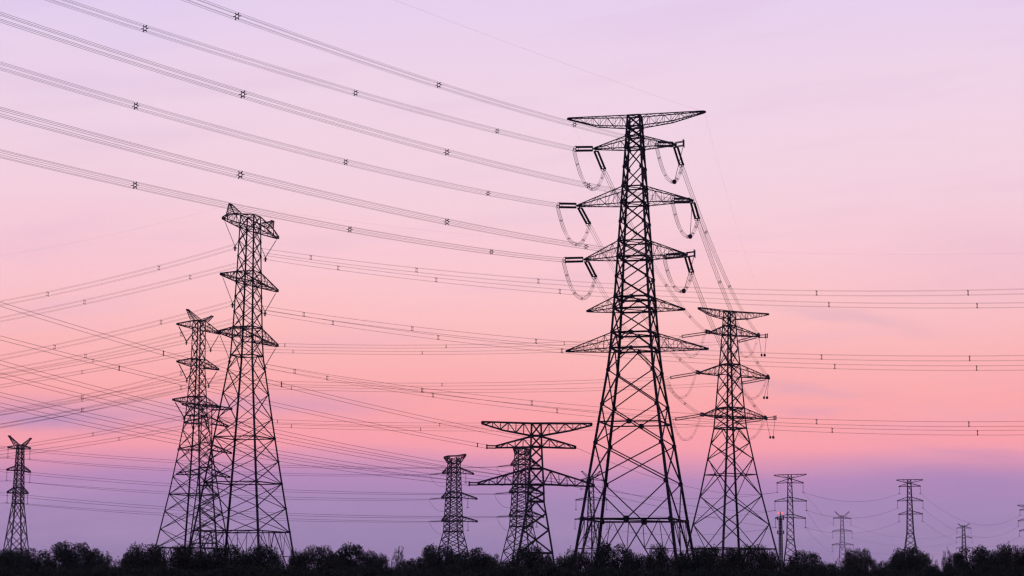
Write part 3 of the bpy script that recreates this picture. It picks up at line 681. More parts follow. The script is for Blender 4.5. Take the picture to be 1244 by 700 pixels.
 {'fam': 'hidden', 'level': 1, 'side': 'L', 'P': (-5.64, 701.18, 36.29), 'Q': (-232.71, 779.58, 52.37), 'S': 3.46, 'n': 1, 'r': 0.045, 'sp': []},
 {'fam': 'hidden', 'level': 1, 'side': 'R', 'P': (11.06, 697.04, 36.2), 'Q': (-232.82, 779.14, 51.69), 'S': 4.49, 'n': 1, 'r': 0.045, 'sp': []},
 {'fam': 'hidden', 'level': 2, 'side': 'L', 'P': (-4.74, 701.23, 28.6), 'Q': (-232.38, 779.51, 43.86), 'S': 3.78, 'n': 1, 'r': 0.045, 'sp': []},
 {'fam': 'hidden', 'level': 2, 'side': 'R', 'P': (11.09, 697.03, 28.47), 'Q': (-232.45, 779.18, 43.1), 'S': 4.69, 'n': 1, 'r': 0.045, 'sp': []},
 {'fam': 'slim', 'level': 0, 'side': 'R', 'P': (127.48, 899.5, 47.73), 'Q': (197.78, 1050.44, 55.05), 'S': 4.09, 'n': 1, 'r': 0.045, 'sp': []},
 {'fam': 'slim', 'level': 1, 'side': 'R', 'P': (128.78, 899.38, 39.87), 'Q': (196.8, 1050.53, 47.79), 'S': 4.19, 'n': 1, 'r': 0.045, 'sp': []},
 {'fam': 'slim', 'level': 2, 'side': 'R', 'P': (128.26, 899.43, 32.39), 'Q': (197.32, 1050.48, 40.88), 'S': 4.03, 'n': 1, 'r': 0.045, 'sp': []},
 {'fam': 'edge', 'level': 0, 'side': 'R', 'P': (208.32, 1049.52, 55.25), 'Q': (308.13, 1250.41, 52.75), 'S': 10.41, 'n': 1, 'r': 0.045, 'sp': []},
 {'fam': 'edge', 'level': 1, 'side': 'R', 'P': (209.47, 1049.42, 47.83), 'Q': (306.97, 1250.51, 46.21), 'S': 10.46, 'n': 1, 'r': 0.045, 'sp': []},
 {'fam': 'edge', 'level': 2, 'side': 'R', 'P': (209.09, 1049.45, 41.18), 'Q': (307.57, 1250.46, 40.18), 'S': 9.47, 'n': 1, 'r': 0.045, 'sp': []},
 {'fam': 'distant', 'level': 0, 'side': 'R', 'P': (230.25, 1399.18, 51.33), 'Q': (356.01, 1650.46, 54.37), 'S': 6.49, 'n': 1, 'r': 0.045, 'sp': []},
 {'fam': 'distant', 'level': 1, 'side': 'R', 'P': (230.88, 1399.09, 42.7), 'Q': (355.3, 1650.52, 46.68), 'S': 4.29, 'n': 1, 'r': 0.045, 'sp': []},
 {'fam': 'distant', 'level': 2, 'side': 'R', 'P': (231.59, 1398.99, 33.54), 'Q': (354.97, 1650.55, 38.47), 'S': 1.55, 'n': 1, 'r': 0.045, 'sp': []},
 {'fam': 'behind', 'level': 0, 'side': 'R', 'P': (40.23, 899.09, 48.05), 'Q': (116.26, 900.48, 47.63), 'S': 3.27, 'n': 1, 'r': 0.045, 'sp': []},
 {'fam': 'behind', 'level': 1, 'side': 'R', 'P': (41.8, 898.82, 39.48), 'Q': (115.24, 900.57, 39.69), 'S': 3.25, 'n': 1, 'r': 0.045, 'sp': []},
 {'fam': 'behind', 'level': 2, 'side': 'R', 'P': (42.01, 898.78, 31.08), 'Q': (115.37, 900.56, 32.37), 'S': 2.9, 'n': 1, 'r': 0.045, 'sp': []},
 {'fam': 'mast', 'level': 0, 'side': 'R', 'P': (127.48, 899.5, 47.73), 'Q': (218.71, 1400.8, 51.42), 'S': 0.81, 'n': 1, 'r': 0.045, 'sp': []},
 {'fam': 'mast', 'level': 1, 'side': 'R', 'P': (128.78, 899.38, 39.87), 'Q': (218.13, 1400.89, 42.67), 'S': 3.09, 'n': 1, 'r': 0.045, 'sp': []},
 {'fam': 'mast', 'level': 2, 'side': 'R', 'P': (128.26, 899.43, 32.39), 'Q': (217.67, 1400.95, 33.49), 'S': 1.74, 'n': 1, 'r': 0.045, 'sp': []},
 {'fam': 'flat', 'level': 0, 'side': 'R', 'P': (16.3, 519.74, 39.16), 'Q': (116.26, 900.48, 47.63), 'S': 4.8, 'n': 1, 'r': 0.045, 'sp': []},
 {'fam': 'flat', 'level': 1, 'side': 'R', 'P': (20.96, 519.62, 29.58), 'Q': (115.24, 900.57, 39.69), 'S': 2.26, 'n': 1, 'r': 0.045, 'sp': []},
 {'fam': 'flat', 'level': 2, 'side': 'R', 'P': (14.55, 519.79, 29.65), 'Q': (115.37, 900.56, 32.37), 'S': 1.09, 'n': 1, 'r': 0.045, 'sp': []},
 {'fam': 'earth', 'level': 0, 'side': 'R', 'P': (28.26, 297.3, 72.9), 'Q': (-32.56, 134.63, 51.25), 'S': 0.59, 'n': 1, 'r': 0.006, 'sp': []},
 {'fam': 'earth', 'level': 1, 'side': 'R', 'P': (28.26, 297.3, 72.9), 'Q': (64.15, 510.64, 72.16), 'S': 2.5, 'n': 1, 'r': 0.005, 'sp': []},
 {'fam': 'earth', 'level': 2, 'side': 'R', 'P': (8.36, 302.6, 72.94), 'Q': (45.94, 500.68, 72.19), 'S': 3.0, 'n': 1, 'r': 0.004, 'sp': []},
 {'fam': 'earth', 'level': 3, 'side': 'R', 'P': (-47.82, 342.91, 67.15), 'Q': (106.35, 280.62, 51.06), 'S': 4.52, 'n': 1, 'r': 0.004, 'sp': []},
 {'fam': 'earth', 'level': 4, 'side': 'R', 'P': (-47.82, 342.91, 67.15), 'Q': (-127.98, 368.96, 58.57), 'S': 2.37, 'n': 1, 'r': 0.005, 'sp': []}]

JSAG = {('T6', 'L'): 4.2, ('T7', 'L'): 4.2, ('T1', 'L'): 4.2, ('T1', 'R'): 3.7, ('T2', 'L'): 5.5, ('T2', 'R'): 4.6}
MAST = (117.5, 900.0, 0.0, 39.14)
TREES = [(-54.51, 223.1, 6.5, 2.28, 8, 'leftmost of the broad round-crowned dark trees under the small pylon at the left edge', 'r'),
 (-55.61, 239.27, 6.96, 3.06, 5, 'rightmost of the broad round-crowned dark trees under the small pylon at the left edge', 'r'),
 (-47.27, 223.07, 7.36, 2.74, 8, 'broad round-crowned dark tree between the left-edge pylon and the horned pair', 'r'),
 (-42.83, 212.6, 6.38, 1.63, 9, 'leftmost of the medium bushy dark trees left of the horned pair', 'r'),
 (-43.18, 236.72, 6.66, 1.7, 1, 'rightmost of the medium bushy dark trees left of the horned pair', 'r'),
 (-43.61, 224.03, 6.2, 1.84, 11, 'wispy dark tree left of the horned pair', 'r'),
 (-39.08, 222.86, 7.23, 2.28, 0, 'leftmost of the broad round-crowned dark trees under the lower horned pylon', 'r'),
 (-36.01, 230.38, 7.36, 2.36, 10, 'rightmost of the broad round-crowned dark trees under the lower horned pylon', 'r'),
 (-35.42, 208.63, 6.51, 1.07, 11, 'wispy dark tree under the lower horned pylon', 'r'),
 (-36.22, 244.29, 6.88, 2.0, 5, 'medium bushy dark tree under the lower horned pylon', 'r'),
 (-31.54, 231.16, 7.32, 2.6, 9, 'leftmost of the broad round-crowned dark trees at the foot of the tall horned pylon', 'r'),
 (-24.22, 205.6, 6.73, 2.21, 8, 'rightmost of the broad round-crowned dark trees at the foot of the tall horned pylon', 'r'),
 (-29.02, 231.0, 6.27, 1.66, 10, 'medium bushy dark tree at the foot of the tall horned pylon', 'r'),
 (-21.31, 207.53, 6.34, 1.17, 2, 'narrow dark tree just right of the tall horned pylon', 'r'),
 (-19.73, 212.61, 6.85, 2.07, 1, 'broad round-crowned dark tree just right of the tall horned pylon', 'r'),
 (-19.23, 228.98, 6.48, 1.64, 4, 'medium bushy dark tree just right of the tall horned pylon', 'r'),
 (-16.17, 218.05, 7.19, 2.34, 8, 'broad round-crowned dark tree in the gap left of the flared-top pylon', 'r'),
 (-15.22, 238.7, 6.62, 1.59, 10, 'medium bushy dark tree in the gap left of the flared-top pylon', 'r'),
 (-11.55, 214.35, 6.65, 1.1, 7, 'wispy dark tree in the gap left of the flared-top pylon', 'r'),
 (-10.94, 224.99, 5.82, 1.38, 9, 'narrow dark tree in the gap left of the flared-top pylon', 'r'),
 (-8.57, 208.4, 5.87, 1.28, 9, 'leftmost of the narrow dark trees under the flared-top pylon', 'r'),
 (-6.77, 244.83, 6.91, 1.5, 2, 'rightmost of the narrow dark trees under the flared-top pylon', 'r'),
 (-7.53, 216.13, 7.12, 2.21, 8, 'broad round-crowned dark tree under the flared-top pylon', 'r'),
 (-3.96, 233.31, 7.2, 2.27, 5, 'broad round-crowned dark tree between the flared-top and flat-topped pylons', 'r'),
 (-2.02, 235.32, 6.55, 1.45, 10, 'narrow dark tree between the flared-top and flat-topped pylons', 'r'),
 (1.83, 216.56, 7.15, 1.88, 0, 'medium bushy dark tree under the flat-topped pylon', 'r'),
 (0.04, 227.53, 5.77, 1.4, 1, 'leftmost of the narrow dark trees under the flat-topped pylon', 'r'),
 (3.89, 221.02, 6.21, 1.36, 6, 'rightmost of the narrow dark trees under the flat-topped pylon', 'r'),
 (6.33, 220.46, 6.93, 1.24, 3, 'wispy dark tree at the left legs of the tallest pylon', 'r'),
 (5.45, 213.54, 6.07, 1.53, 0, 'leftmost of the medium bushy dark trees at the left legs of the tallest pylon', 'r'),
 (8.09, 238.89, 7.08, 1.71, 1, 'rightmost of the medium bushy dark trees at the left legs of the tallest pylon', 'r'),
 (11.04, 223.8, 7.71, 2.29, 8, 'broad round-crowned dark tree beneath the middle of the tallest pylon', 'r'),
 (13.0, 220.9, 6.63, 1.36, 2, 'narrow dark tree beneath the middle of the tallest pylon', 'r'),
 (14.93, 227.65, 6.52, 1.28, 1, 'leftmost of the narrow dark trees at the right legs of the tallest pylon', 'r'),
 (16.81, 236.14, 7.84, 1.45, 6, 'rightmost of the narrow dark trees at the right legs of the tallest pylon', 'r'),
 (17.89, 218.48, 6.61, 1.45, 4, 'medium bushy dark tree at the right legs of the tallest pylon', 'r'),
 (19.61, 218.3, 6.71, 1.45, 5, 'leftmost of the medium bushy dark trees beneath the right-hand dark pylon', 'r'),
 (22.41, 210.38, 6.89, 1.51, 10, 'rightmost of the medium bushy dark trees beneath the right-hand dark pylon', 'r'),
 (22.54, 235.32, 7.72, 2.53, 0, 'leftmost of the broad round-crowned dark trees beneath the right-hand dark pylon', 'r'),
 (24.51, 209.04, 7.17, 2.14, 1, 'rightmost of the broad round-crowned dark trees beneath the right-hand dark pylon', 'r'),
 (27.89, 223.6, 6.89, 1.37, 4, 'narrow dark tree beneath the right-hand dark pylon', 'r'),
 (30.33, 212.11, 6.69, 2.17, 9, 'broad round-crowned dark tree beside the red-lit mast', 'r'),
 (28.86, 212.54, 5.71, 1.31, 10, 'narrow dark tree beside the red-lit mast', 'r'),
 (32.58, 212.63, 5.4, 1.42, 8, 'medium bushy dark tree under the thin horned pylon', 'r'),
 (38.78, 235.78, 7.43, 1.21, 6, 'leftmost of the narrow dark trees under the thin horned pylon', 'r'),
 (39.32, 230.75, 7.41, 1.18, 1, 'rightmost of the narrow dark trees under the thin horned pylon', 'r'),
 (34.89, 220.79, 5.81, 1.02, 3, 'wispy dark tree under the thin horned pylon', 'r'),
 (36.79, 205.02, 5.55, 1.15, 9, 'leftmost of the narrow dark trees under the slim far-right pylon', 'r'),
 (39.84, 213.43, 6.41, 1.09, 6, 'second from left of the narrow dark trees under the slim far-right pylon', 'r'),
 (48.61, 244.83, 7.22, 1.25, 9, 'rightmost of the narrow dark trees under the slim far-right pylon', 'r'),
 (41.76, 217.17, 7.33, 2.11, 0, 'broad round-crowned dark tree under the slim far-right pylon', 'r'),
 (47.07, 230.67, 6.26, 1.06, 3, 'leftmost of the wispy dark trees under the most distant horned pylon', 'r'),
 (43.51, 206.68, 6.71, 0.85, 3, 'rightmost of the wispy dark trees under the most distant horned pylon', 'r'),
 (45.96, 213.53, 6.54, 1.31, 6, 'narrow dark tree under the most distant horned pylon', 'r'),
 (45.85, 205.38, 7.07, 2.1, 8, 'broad round-crowned dark tree under the most distant horned pylon', 'r'),
 (50.69, 218.16, 7.02, 1.45, 5, 'leftmost of the medium bushy dark trees by the right edge', 'r'),
 (52.82, 220.45, 7.8, 1.58, 0, 'second from left of the medium bushy dark trees by the right edge', 'r'),
 (58.78, 230.46, 7.78, 2.12, 1, 'rightmost of the medium bushy dark trees by the right edge', 'r'),
 (51.38, 208.6, 7.23, 1.28, 10, 'narrow dark tree by the right edge', 'r'),
 (-58.33, 229.05, 6.89, 2.11, 6, 'medium bushy dark tree under the small pylon at the left edge', 'r'),
 (-46.81, 181.8, 4.23, 1.81, 2, 'leftmost of the low front-row bushes under the small pylon at the left edge', 'f'),
 (-42.39, 169.94, 4.06, 1.9, 4, 'second from left of the low front-row bushes under the small pylon at the left edge', 'f'),
 (-40.92, 169.28, 3.77, 1.66, 8, 'third from left of the low front-row bushes under the small pylon at the left edge', 'f'),
 (-42.37, 181.3, 4.06, 1.46, 0, 'rightmost of the low front-row bushes under the small pylon at the left edge', 'f'),
 (-38.94, 171.89, 3.76, 1.58, 8, 'leftmost of the low front-row bushes between the left-edge pylon and the horned pair', 'f'),
 (-39.6, 181.1, 4.16, 1.51, 1, 'second from left of the low front-row bushes between the left-edge pylon and the horned pair', 'f'),
 (-37.79, 177.94, 3.9, 1.79, 1, 'third from left of the low front-row bushes between the left-edge pylon and the horned pair', 'f'),
 (-39.06, 189.77, 4.36, 1.47, 5, 'rightmost of the low front-row bushes between the left-edge pylon and the horned pair', 'f'),
 (-34.16, 171.72, 4.21, 1.5, 10, 'leftmost of the low front-row bushes left of the horned pair', 'f'),
 (-32.29, 168.55, 3.98, 1.87, 6, 'second from left of the low front-row bushes left of the horned pair', 'f'),
 (-33.8, 183.66, 4.05, 1.51, 0, 'rightmost of the low front-row bushes left of the horned pair', 'f'),
 (-31.29, 177.82, 4.13, 1.58, 0, 'leftmost of the low front-row bushes under the lower horned pylon', 'f'),
 (-30.96, 182.18, 4.12, 1.91, 6, 'second from left of the low front-row bushes under the lower horned pylon', 'f'),
 (-27.32, 166.96, 3.94, 1.52, 0, 'third from left of the low front-row bushes under the lower horned pylon', 'f'),
 (-28.76, 184.9, 4.03, 1.98, 6, 'fourth from left of the low front-row bushes under the lower horned pylon', 'f'),
 (-27.3, 183.5, 3.89, 2.02, 8, 'rightmost of the low front-row bushes under the lower horned pylon', 'f'),
 (-23.31, 165.82, 3.93, 1.28, 8, 'leftmost of the low front-row bushes at the foot of the tall horned pylon', 'f'),
 (-22.12, 165.34, 4.18, 1.33, 1, 'second from left of the low front-row bushes at the foot of the tall horned pylon', 'f'),
 (-23.68, 188.75, 4.1, 1.73, 9, 'third from left of the low front-row bushes at the foot of the tall horned pylon', 'f'),
 (-22.23, 187.64, 4.53, 1.98, 0, 'fourth from left of the low front-row bushes at the foot of the tall horned pylon', 'f'),
 (-18.71, 167.37, 4.26, 1.9, 1, 'rightmost of the low front-row bushes at the foot of the tall horned pylon', 'f'),
 (-19.0, 181.59, 3.91, 1.57, 0, 'leftmost of the low front-row bushes just right of the tall horned pylon', 'f'),
 (-16.52, 168.87, 3.95, 1.63, 6, 'second from left of the low front-row bushes just right of the tall horned pylon', 'f'),
 (-15.97, 176.93, 3.89, 1.58, 5, 'third from left of the low front-row bushes just right of the tall horned pylon', 'f'),
 (-14.82, 176.63, 3.95, 1.98, 4, 'rightmost of the low front-row bushes just right of the tall horned pylon', 'f'),
 (-13.93, 180.74, 4.33, 1.48, 9, 'leftmost of the low front-row bushes in the gap left of the flared-top pylon', 'f'),
 (-13.3, 189.18, 4.64, 1.5, 5, 'second from left of the low front-row bushes in the gap left of the flared-top pylon', 'f'),
 (-10.48, 168.05, 4.07, 1.89, 8, 'third from left of the low front-row bushes in the gap left of the flared-top pylon', 'f'),
 (-9.94, 179.04, 4.1, 1.87, 9, 'fourth from left of the low front-row bushes in the gap left of the flared-top pylon', 'f'),
 (-9.15, 187.38, 4.49, 1.88, 5, 'rightmost of the low front-row bushes in the gap left of the flared-top pylon', 'f'),
 (-7.19, 173.34, 3.97, 1.34, 2, 'leftmost of the low front-row bushes under the flared-top pylon', 'f'),
 (-5.88, 170.13, 3.95, 1.48, 2, 'second from left of the low front-row bushes under the flared-top pylon', 'f'),
 (-5.13, 191.57, 4.69, 1.55, 10, 'rightmost of the low front-row bushes under the flared-top pylon', 'f'),
 (-3.59, 186.8, 4.07, 1.93, 4, 'leftmost of the low front-row bushes between the flared-top and flat-topped pylons', 'f'),
 (-1.95, 171.91, 4.04, 1.82, 10, 'rightmost of the low front-row bushes between the flared-top and flat-topped pylons', 'f'),
 (-0.63, 169.84, 4.28, 1.53, 10, 'leftmost of the low front-row bushes under the flat-topped pylon', 'f'),
 (0.66, 191.91, 4.71, 2.1, 4, 'second from left of the low front-row bushes under the flat-topped pylon', 'f'),
 (1.83, 190.18, 4.31, 1.56, 9, 'third from left of the low front-row bushes under the flat-topped pylon', 'f'),
 (3.02, 188.96, 4.78, 1.85, 10, 'fourth from left of the low front-row bushes under the flat-topped pylon', 'f'),
 (4.54, 190.49, 4.51, 1.94, 4, 'rightmost of the low front-row bushes under the flat-topped pylon', 'f'),
 (5.66, 188.39, 4.26, 2.12, 1, 'leftmost of the low front-row bushes at the left legs of the tallest pylon', 'f'),
 (6.91, 189.3, 4.16, 2.16, 10, 'rightmost of the low front-row bushes at the left legs of the tallest pylon', 'f'),
 (8.51, 190.17, 4.67, 1.99, 0, 'leftmost of the low front-row bushes beneath the middle of the tallest pylon', 'f'),
 (8.62, 167.23, 4.21, 1.64, 5, 'second from left of the low front-row bushes beneath the middle of the tallest pylon', 'f'),
 (9.72, 165.77, 3.98, 1.31, 0, 'rightmost of the low front-row bushes beneath the middle of the tallest pylon', 'f'),
 (11.31, 174.05, 4.12, 1.43, 2, 'leftmost of the low front-row bushes at the right legs of the tallest pylon', 'f'),
 (13.88, 189.32, 4.52, 1.95, 9, 'second from left of the low front-row bushes at the right legs of the tallest pylon', 'f'),
 (14.53, 178.3, 4.09, 1.43, 4, 'rightmost of the low front-row bushes at the right legs of the tallest pylon', 'f'),
 (15.94, 180.09, 4.2, 1.77, 2, 'leftmost of the low front-row bushes beneath the right-hand dark pylon', 'f'),
 (17.97, 187.78, 4.5, 1.67, 8, 'second from left of the low front-row bushes beneath the right-hand dark pylon', 'f'),
 (19.59, 188.49, 4.49, 1.67, 2, 'third from left of the low front-row bushes beneath the right-hand dark pylon', 'f'),
 (20.1, 179.15, 4.38, 1.51, 10, 'fourth from left of the low front-row bushes beneath the right-hand dark pylon', 'f'),
 (19.55, 165.13, 4.29, 1.61, 0, 'rightmost of the low front-row bushes beneath the right-hand dark pylon', 'f'),
 (22.08, 175.82, 4.21, 1.73, 9, 'leftmost of the low front-row bushes beside the red-lit mast', 'f'),
 (22.33, 169.5, 4.05, 1.6, 8, 'second from left of the low front-row bushes beside the red-lit mast', 'f'),
 (24.6, 177.78, 4.68, 1.66, 9, 'third from left of the low front-row bushes beside the red-lit mast', 'f'),
 (24.44, 167.93, 4.35, 1.31, 5, 'rightmost of the low front-row bushes beside the red-lit mast', 'f'),
 (28.24, 186.04, 4.9, 1.57, 4, 'leftmost of the low front-row bushes under the thin horned pylon', 'f'),
 (27.24, 172.67, 4.25, 1.49, 9, 'second from left of the low front-row bushes under the thin horned pylon', 'f'),
 (30.29, 184.73, 4.83, 1.78, 5, 'third from left of the low front-row bushes under the thin horned pylon', 'f'),
 (31.56, 183.94, 4.33, 1.43, 8, 'rightmost of the low front-row bushes under the thin horned pylon', 'f'),
 (32.61, 181.63, 4.53, 2.0, 10, 'leftmost of the low front-row bushes under the slim far-right pylon', 'f'),
 (33.52, 179.3, 4.3, 1.8, 2, 'second from left of the low front-row bushes under the slim far-right pylon', 'f'),
 (35.79, 185.0, 4.42, 2.06, 6, 'rightmost of the low front-row bushes under the slim far-right pylon', 'f'),
 (37.98, 189.05, 4.9, 2.02, 4, 'leftmost of the low front-row bushes under the most distant horned pylon', 'f'),
 (35.23, 168.62, 4.54, 1.77, 5, 'second from left of the low front-row bushes under the most distant horned pylon', 'f'),
 (38.14, 176.74, 4.25, 1.73, 2, 'third from left of the low front-row bushes under the most distant horned pylon', 'f'),
 (40.43, 181.96, 4.42, 1.46, 6, 'rightmost of the low front-row bushes under the most distant horned pylon', 'f'),
 (44.04, 191.15, 5.03, 1.84, 6, 'leftmost of the low front-row bushes by the right edge', 'f'),
 (43.59, 183.51, 4.86, 1.46, 1, 'second from left of the low front-row bushes by the right edge', 'f'),
 (45.19, 185.57, 4.63, 2.07, 9, 'third from left of the low front-row bushes by the right edge', 'f'),
 (42.47, 169.98, 4.64, 1.85, 5, 'fourth from left of the low front-row bushes by the right edge', 'f'),
 (43.24, 167.57, 4.69, 1.9, 9, 'rightmost of the low front-row bushes by the right edge', 'f')]

# ------------------------------------------------------------------ ground
gm = MB()
NG = 24
ext = 7000.0
for i in range(NG + 1):
    for j in range(NG + 1):
        x = (i / NG * 2 - 1)
        y = (j / NG * 2 - 1)
        gm.v.append((x * abs(x) * ext, y * abs(y) * ext, 0.0))
for i in range(NG):
    for j in range(NG):
        a = i * (NG + 1) + j
        gm.f.append((a, a + NG + 1, a + NG + 2, a + 1))
ground = gm.build('ground', M_GROUND)
ground['kind'] = 'structure'


# ------------------------------------------------------------------ lattice towers
def interp(prof, z):
    if z <= prof[0][0]:
        return prof[0][1]
    for (z0, h0), (z1, h1) in zip(prof, prof[1:]):
        if z <= z1:
            return h0 + (h1 - h0) * (z - z0) / (z1 - z0)
    return prof[-1][1]


FACES = [((-1, -1), (1, -1)), ((-1, 1), (1, 1)), ((-1, -1), (-1, 1)), ((1, -1), (1, 1))]


def tower(key, label, legw, bracew, fine, gusset=0.0, armw=None, lacew=None, part_labels=None):
    d = TOWERS[key]
    root = thing('transmission_tower', label, 'pylon', (d['X'], d['Y'], 0), -math.radians(d['yaw']),
                 'lattice towers of the power lines')
    prof = d['legs']
    ztop = prof[-1][0]
    armw = armw or bracew * 1.25
    lacew = lacew or bracew * 0.55
    nodes = d['nodes']

    def cor(c, z):
        h = interp(prof, z)
        return Vector((c[0] * h, c[1] * h, z))

    def lw(z):
        return legw[0] + (legw[1] - legw[0]) * min(1, z / ztop)

    # four legs, each an angle section that follows the profile of the body
    zs = sorted({p[0] for p in prof} | {0.0})
    for a in (-1, 1):
        for b in (-1, 1):
            m = MB()
            rings = []
            t = 0.2
            for z in zs:
                w = lw(z)
                c = cor((a, b), z)
                # flanges run inwards from the outer corner
                pr = [(0, 0), (w, 0), (w, w * t), (w * t, w * t), (w * t, w), (0, w)]
                rings.append([c + Vector((a * (w / 2 - x), b * (w / 2 - y), 0)) for x, y in pr])
            vs_ = [v for r in rings for v in r]
            fs_ = [(i * 6 + k, i * 6 + (k + 1) % 6, (i + 1) * 6 + (k + 1) % 6, (i + 1) * 6 + k)
                   for i in range(len(zs) - 1) for k in range(6)]
            n0 = (len(zs) - 1) * 6
            fs_ += [(0, 1, 2, 3), (0, 3, 4, 5), (n0 + 3, n0 + 2, n0 + 1, n0), (n0 + 5, n0 + 4, n0 + 3, n0)]
            m.add(vs_, fs_)
            # concrete footing
            leg = m.build('leg', M_STEEL, root)
            if fine:
                fm = MB()
                c0 = cor((a, b), 0)
                fm.lathe([(0.9, -0.3), (0.9, 0.25), (0.6, 0.45)], 10, (c0.x, c0.y, 0))
                fm.build('footing', M_CONCRETE, leg)
    joined = MB()

    def br(name, p, q, w):
        if (Vector(p) - Vector(q)).length < 0.05:
            return
        if fine:
            member(name, p, q, w, root)
        else:
            joined.bar(p, q, w)

    for k, (z0, typ) in enumerate(nodes):
        z1 = nodes[k + 1][0] if k + 1 < len(nodes) else 0.0
        for fi, (c0, c1) in enumerate(FACES):
            t0, t1, b0, b1 = cor(c0, z0), cor(c1, z0), cor(c0, z1), cor(c1, z1)
            off = (Vector((0, c0[1], 0)) if fi < 2 else Vector((c0[0], 0, 0))) * bracew * 0.35
            kind = typ.replace('H', '')
            if 'H' in typ:
                br('horizontal_member', t0, t1, bracew * (1.5 if z0 < prof[0][1] * 5 + 12 else 1.1))
            if kind in ('X', 'XM'):
                br('brace', t0 + off, b1 + off, bracew)
                br('brace', t1 - off, b0 - off, bracew)
                if kind == 'XM':
                    w0, w1 = (t0 - t1).length, (b0 - b1).length
                    s = w0 / (w0 + w1)
                    zm = z0 + (z1 - z0) * s
                    br('horizontal_member', cor(c0, zm), cor(c1, zm), bracew * 1.1)
                    if gusset:
                        plate((cor(c0, zm) + cor(c1, zm)) / 2 + off * 1.5, off, gusset * 1.0, root)
            elif kind == 'V':
                mid = (t0 + t1) / 2
                br('brace', mid, b0, bracew)
                br('brace', mid, b1, bracew)
                if gusset:
                    plate(mid + off, off, gusset * 0.75, root)
            elif kind == 'K':
                mid = (b0 + b1) / 2
                br('brace', t0, mid, bracew)
                br('brace', t1, mid, bracew)
                if gusset:
                    plate(mid + off, off, gusset * 1.2, root)
            elif kind == 'F':
                mid = (t0 + t1) / 2
                br('brace', mid, b0, bracew * 1.05)
                br('brace', mid, b1, bracew * 1.05)
                if fine:
                    sw = bracew * 0.6
                    for tc_, bc_ in ((t0, b0), (t1, b1)):
                        m1 = mid.lerp(bc_, 0.33)
                        m2 = mid.lerp(bc_, 0.62)
                        l1 = tc_.lerp(bc_, 0.33)
                        l2 = tc_.lerp(bc_, 0.62)
                        h1 = mid.lerp(tc_, 0.36)
                        h2 = mid.lerp(tc_, 0.72)
                        br('redundant_member', h1, m1, sw)
                        br('redundant_member', h2, m1, sw)
                        br('redundant_member', h2, l1, sw)
                        br('redundant_member', l1, m2, sw)
                        br('redundant_member', m1, l1, sw)
                        br('redundant_member', l2, m2, sw)
        if gusset and k:
            g = gusset * (0.75 + 0.25 * interp(prof, z0) / prof[0][1])
            for a in (-1, 1):
                for b in (-1, 1):
                    c = cor((a, b), z0)
                    plate(c + Vector((-a * g * 0.15, b * (lw(z0) / 2 + .03), 0)), (0, 1, 0), g, root)
        # plan bracing at the levels of the arms
        if 'H' in typ and fine:
            br('horizontal_member', cor((-1, -1), z0), cor((1, 1), z0), bracew * 0.7)
    if not fine:
        s = joined.build('lattice_bracing', M_STEEL, root)
        s['kind'] = 'stuff'

    # cross arms
    def arm(a, sg, tipk, kk, xk):
        if tipk not in a:
            return
        tr, tz = a[tipk]
        tip = Vector((tr, 0, tz))
        zt, zb = a['zt'], a['zb']
        n = a['n']
        ht, hb = interp(prof, zt), interp(prof, zb)
        m = MB()
        knee = a.get(kk) or ((-a['kL' if kk == 'kR' else 'kR'][0], a['kL' if kk == 'kR' else 'kR'][1])
                             if ('kL' in a or 'kR' in a) else None)
        topknee = knee is not None and knee[1] > (zt + zb) / 2
        tipw = 0.12 + armw

        def chord(b, top):
            h = ht if top else hb
            z = zt if top else zb
            pts = [Vector((sg * h, b * h, z))]
            end = tip + Vector((0, b * tipw, (armw * .8 if top else -armw * .8)))
            if knee is not None and top == topknee:
                f = (knee[0] - sg * h) / (tr - sg * h)
                pts.append(Vector((knee[0], b * h * (1 - f) + b * tipw * f, knee[1])))
            pts.append(end)
            return pts

        def on(pts, s):
            x0, x1 = pts[0].x, pts[-1].x
            x = x0 + (x1 - x0) * s
            for p, q in zip(pts, pts[1:]):
                if (x - p.x) * sg >= -1e-6 and (q.x - x) * sg >= -1e-6:
                    return p.lerp(q, (x - p.x) / (q.x - p.x) if abs(q.x - p.x) > 1e-6 else 0)
            return pts[-1].copy()

        ch = {(b, t): chord(b, t) for b in (-1, 1) for t in (0, 1)}
        for pts in ch.values():
            for p, q in zip(pts, pts[1:]):
                m.bar(p, q, armw)
        # tip plate
        m.bar(tip - Vector((sg * 0.5, 0, 0)), tip + Vector((sg * 0.25, 0, 0)), armw * 2.2, armw * 2.4)
        if xk in a:
            xr, xz = a[xk]
            e = Vector((xr, 0, xz))
            for b in (-1, 1):
                m.bar(tip + Vector((0, b * .3, .25)), e + Vector((0, b * .3, .25)), armw * .8)
                m.bar(tip + Vector((0, b * .3, -.35)), e + Vector((0, b * .3, -.35)), armw * .8)
            m.bar(e + Vector((0, -.4, -.6)), e + Vector((0, -.4, .55)), armw)
            m.bar(e + Vector((0, .4, -.6)), e + Vector((0, .4, .55)), armw)
        lace = []
        for i in range(1, n + 1):
            s0, s1 = (i - 1) / (n + .35), i / (n + .35)
            for b in (-1, 1):
                T0, B0 = on(ch[b, 1], s0), on(ch[b, 0], s0)
                T1, B1 = on(ch[b, 1], s1), on(ch[b, 0], s1)
                lace.append((T1, B1))
                lace.append((B0, T1) if i % 2 else (T0, B1))
            lace.append((on(ch[-1, 0], s0), on(ch[1, 0], s1)) if i % 2 else (on(ch[1, 0], s0), on(ch[-1, 0], s1)))
            lace.append((on(ch[-1, 0], s1), on(ch[1, 0], s1)))
            lace.append((on(ch[1, 1], s0), on(ch[-1, 1], s1)) if i % 2 else (on(ch[-1, 1], s0), on(ch[1, 1], s1)))
        if not fine:
            for p, q in lace:
                m.bar(p, q, lacew)
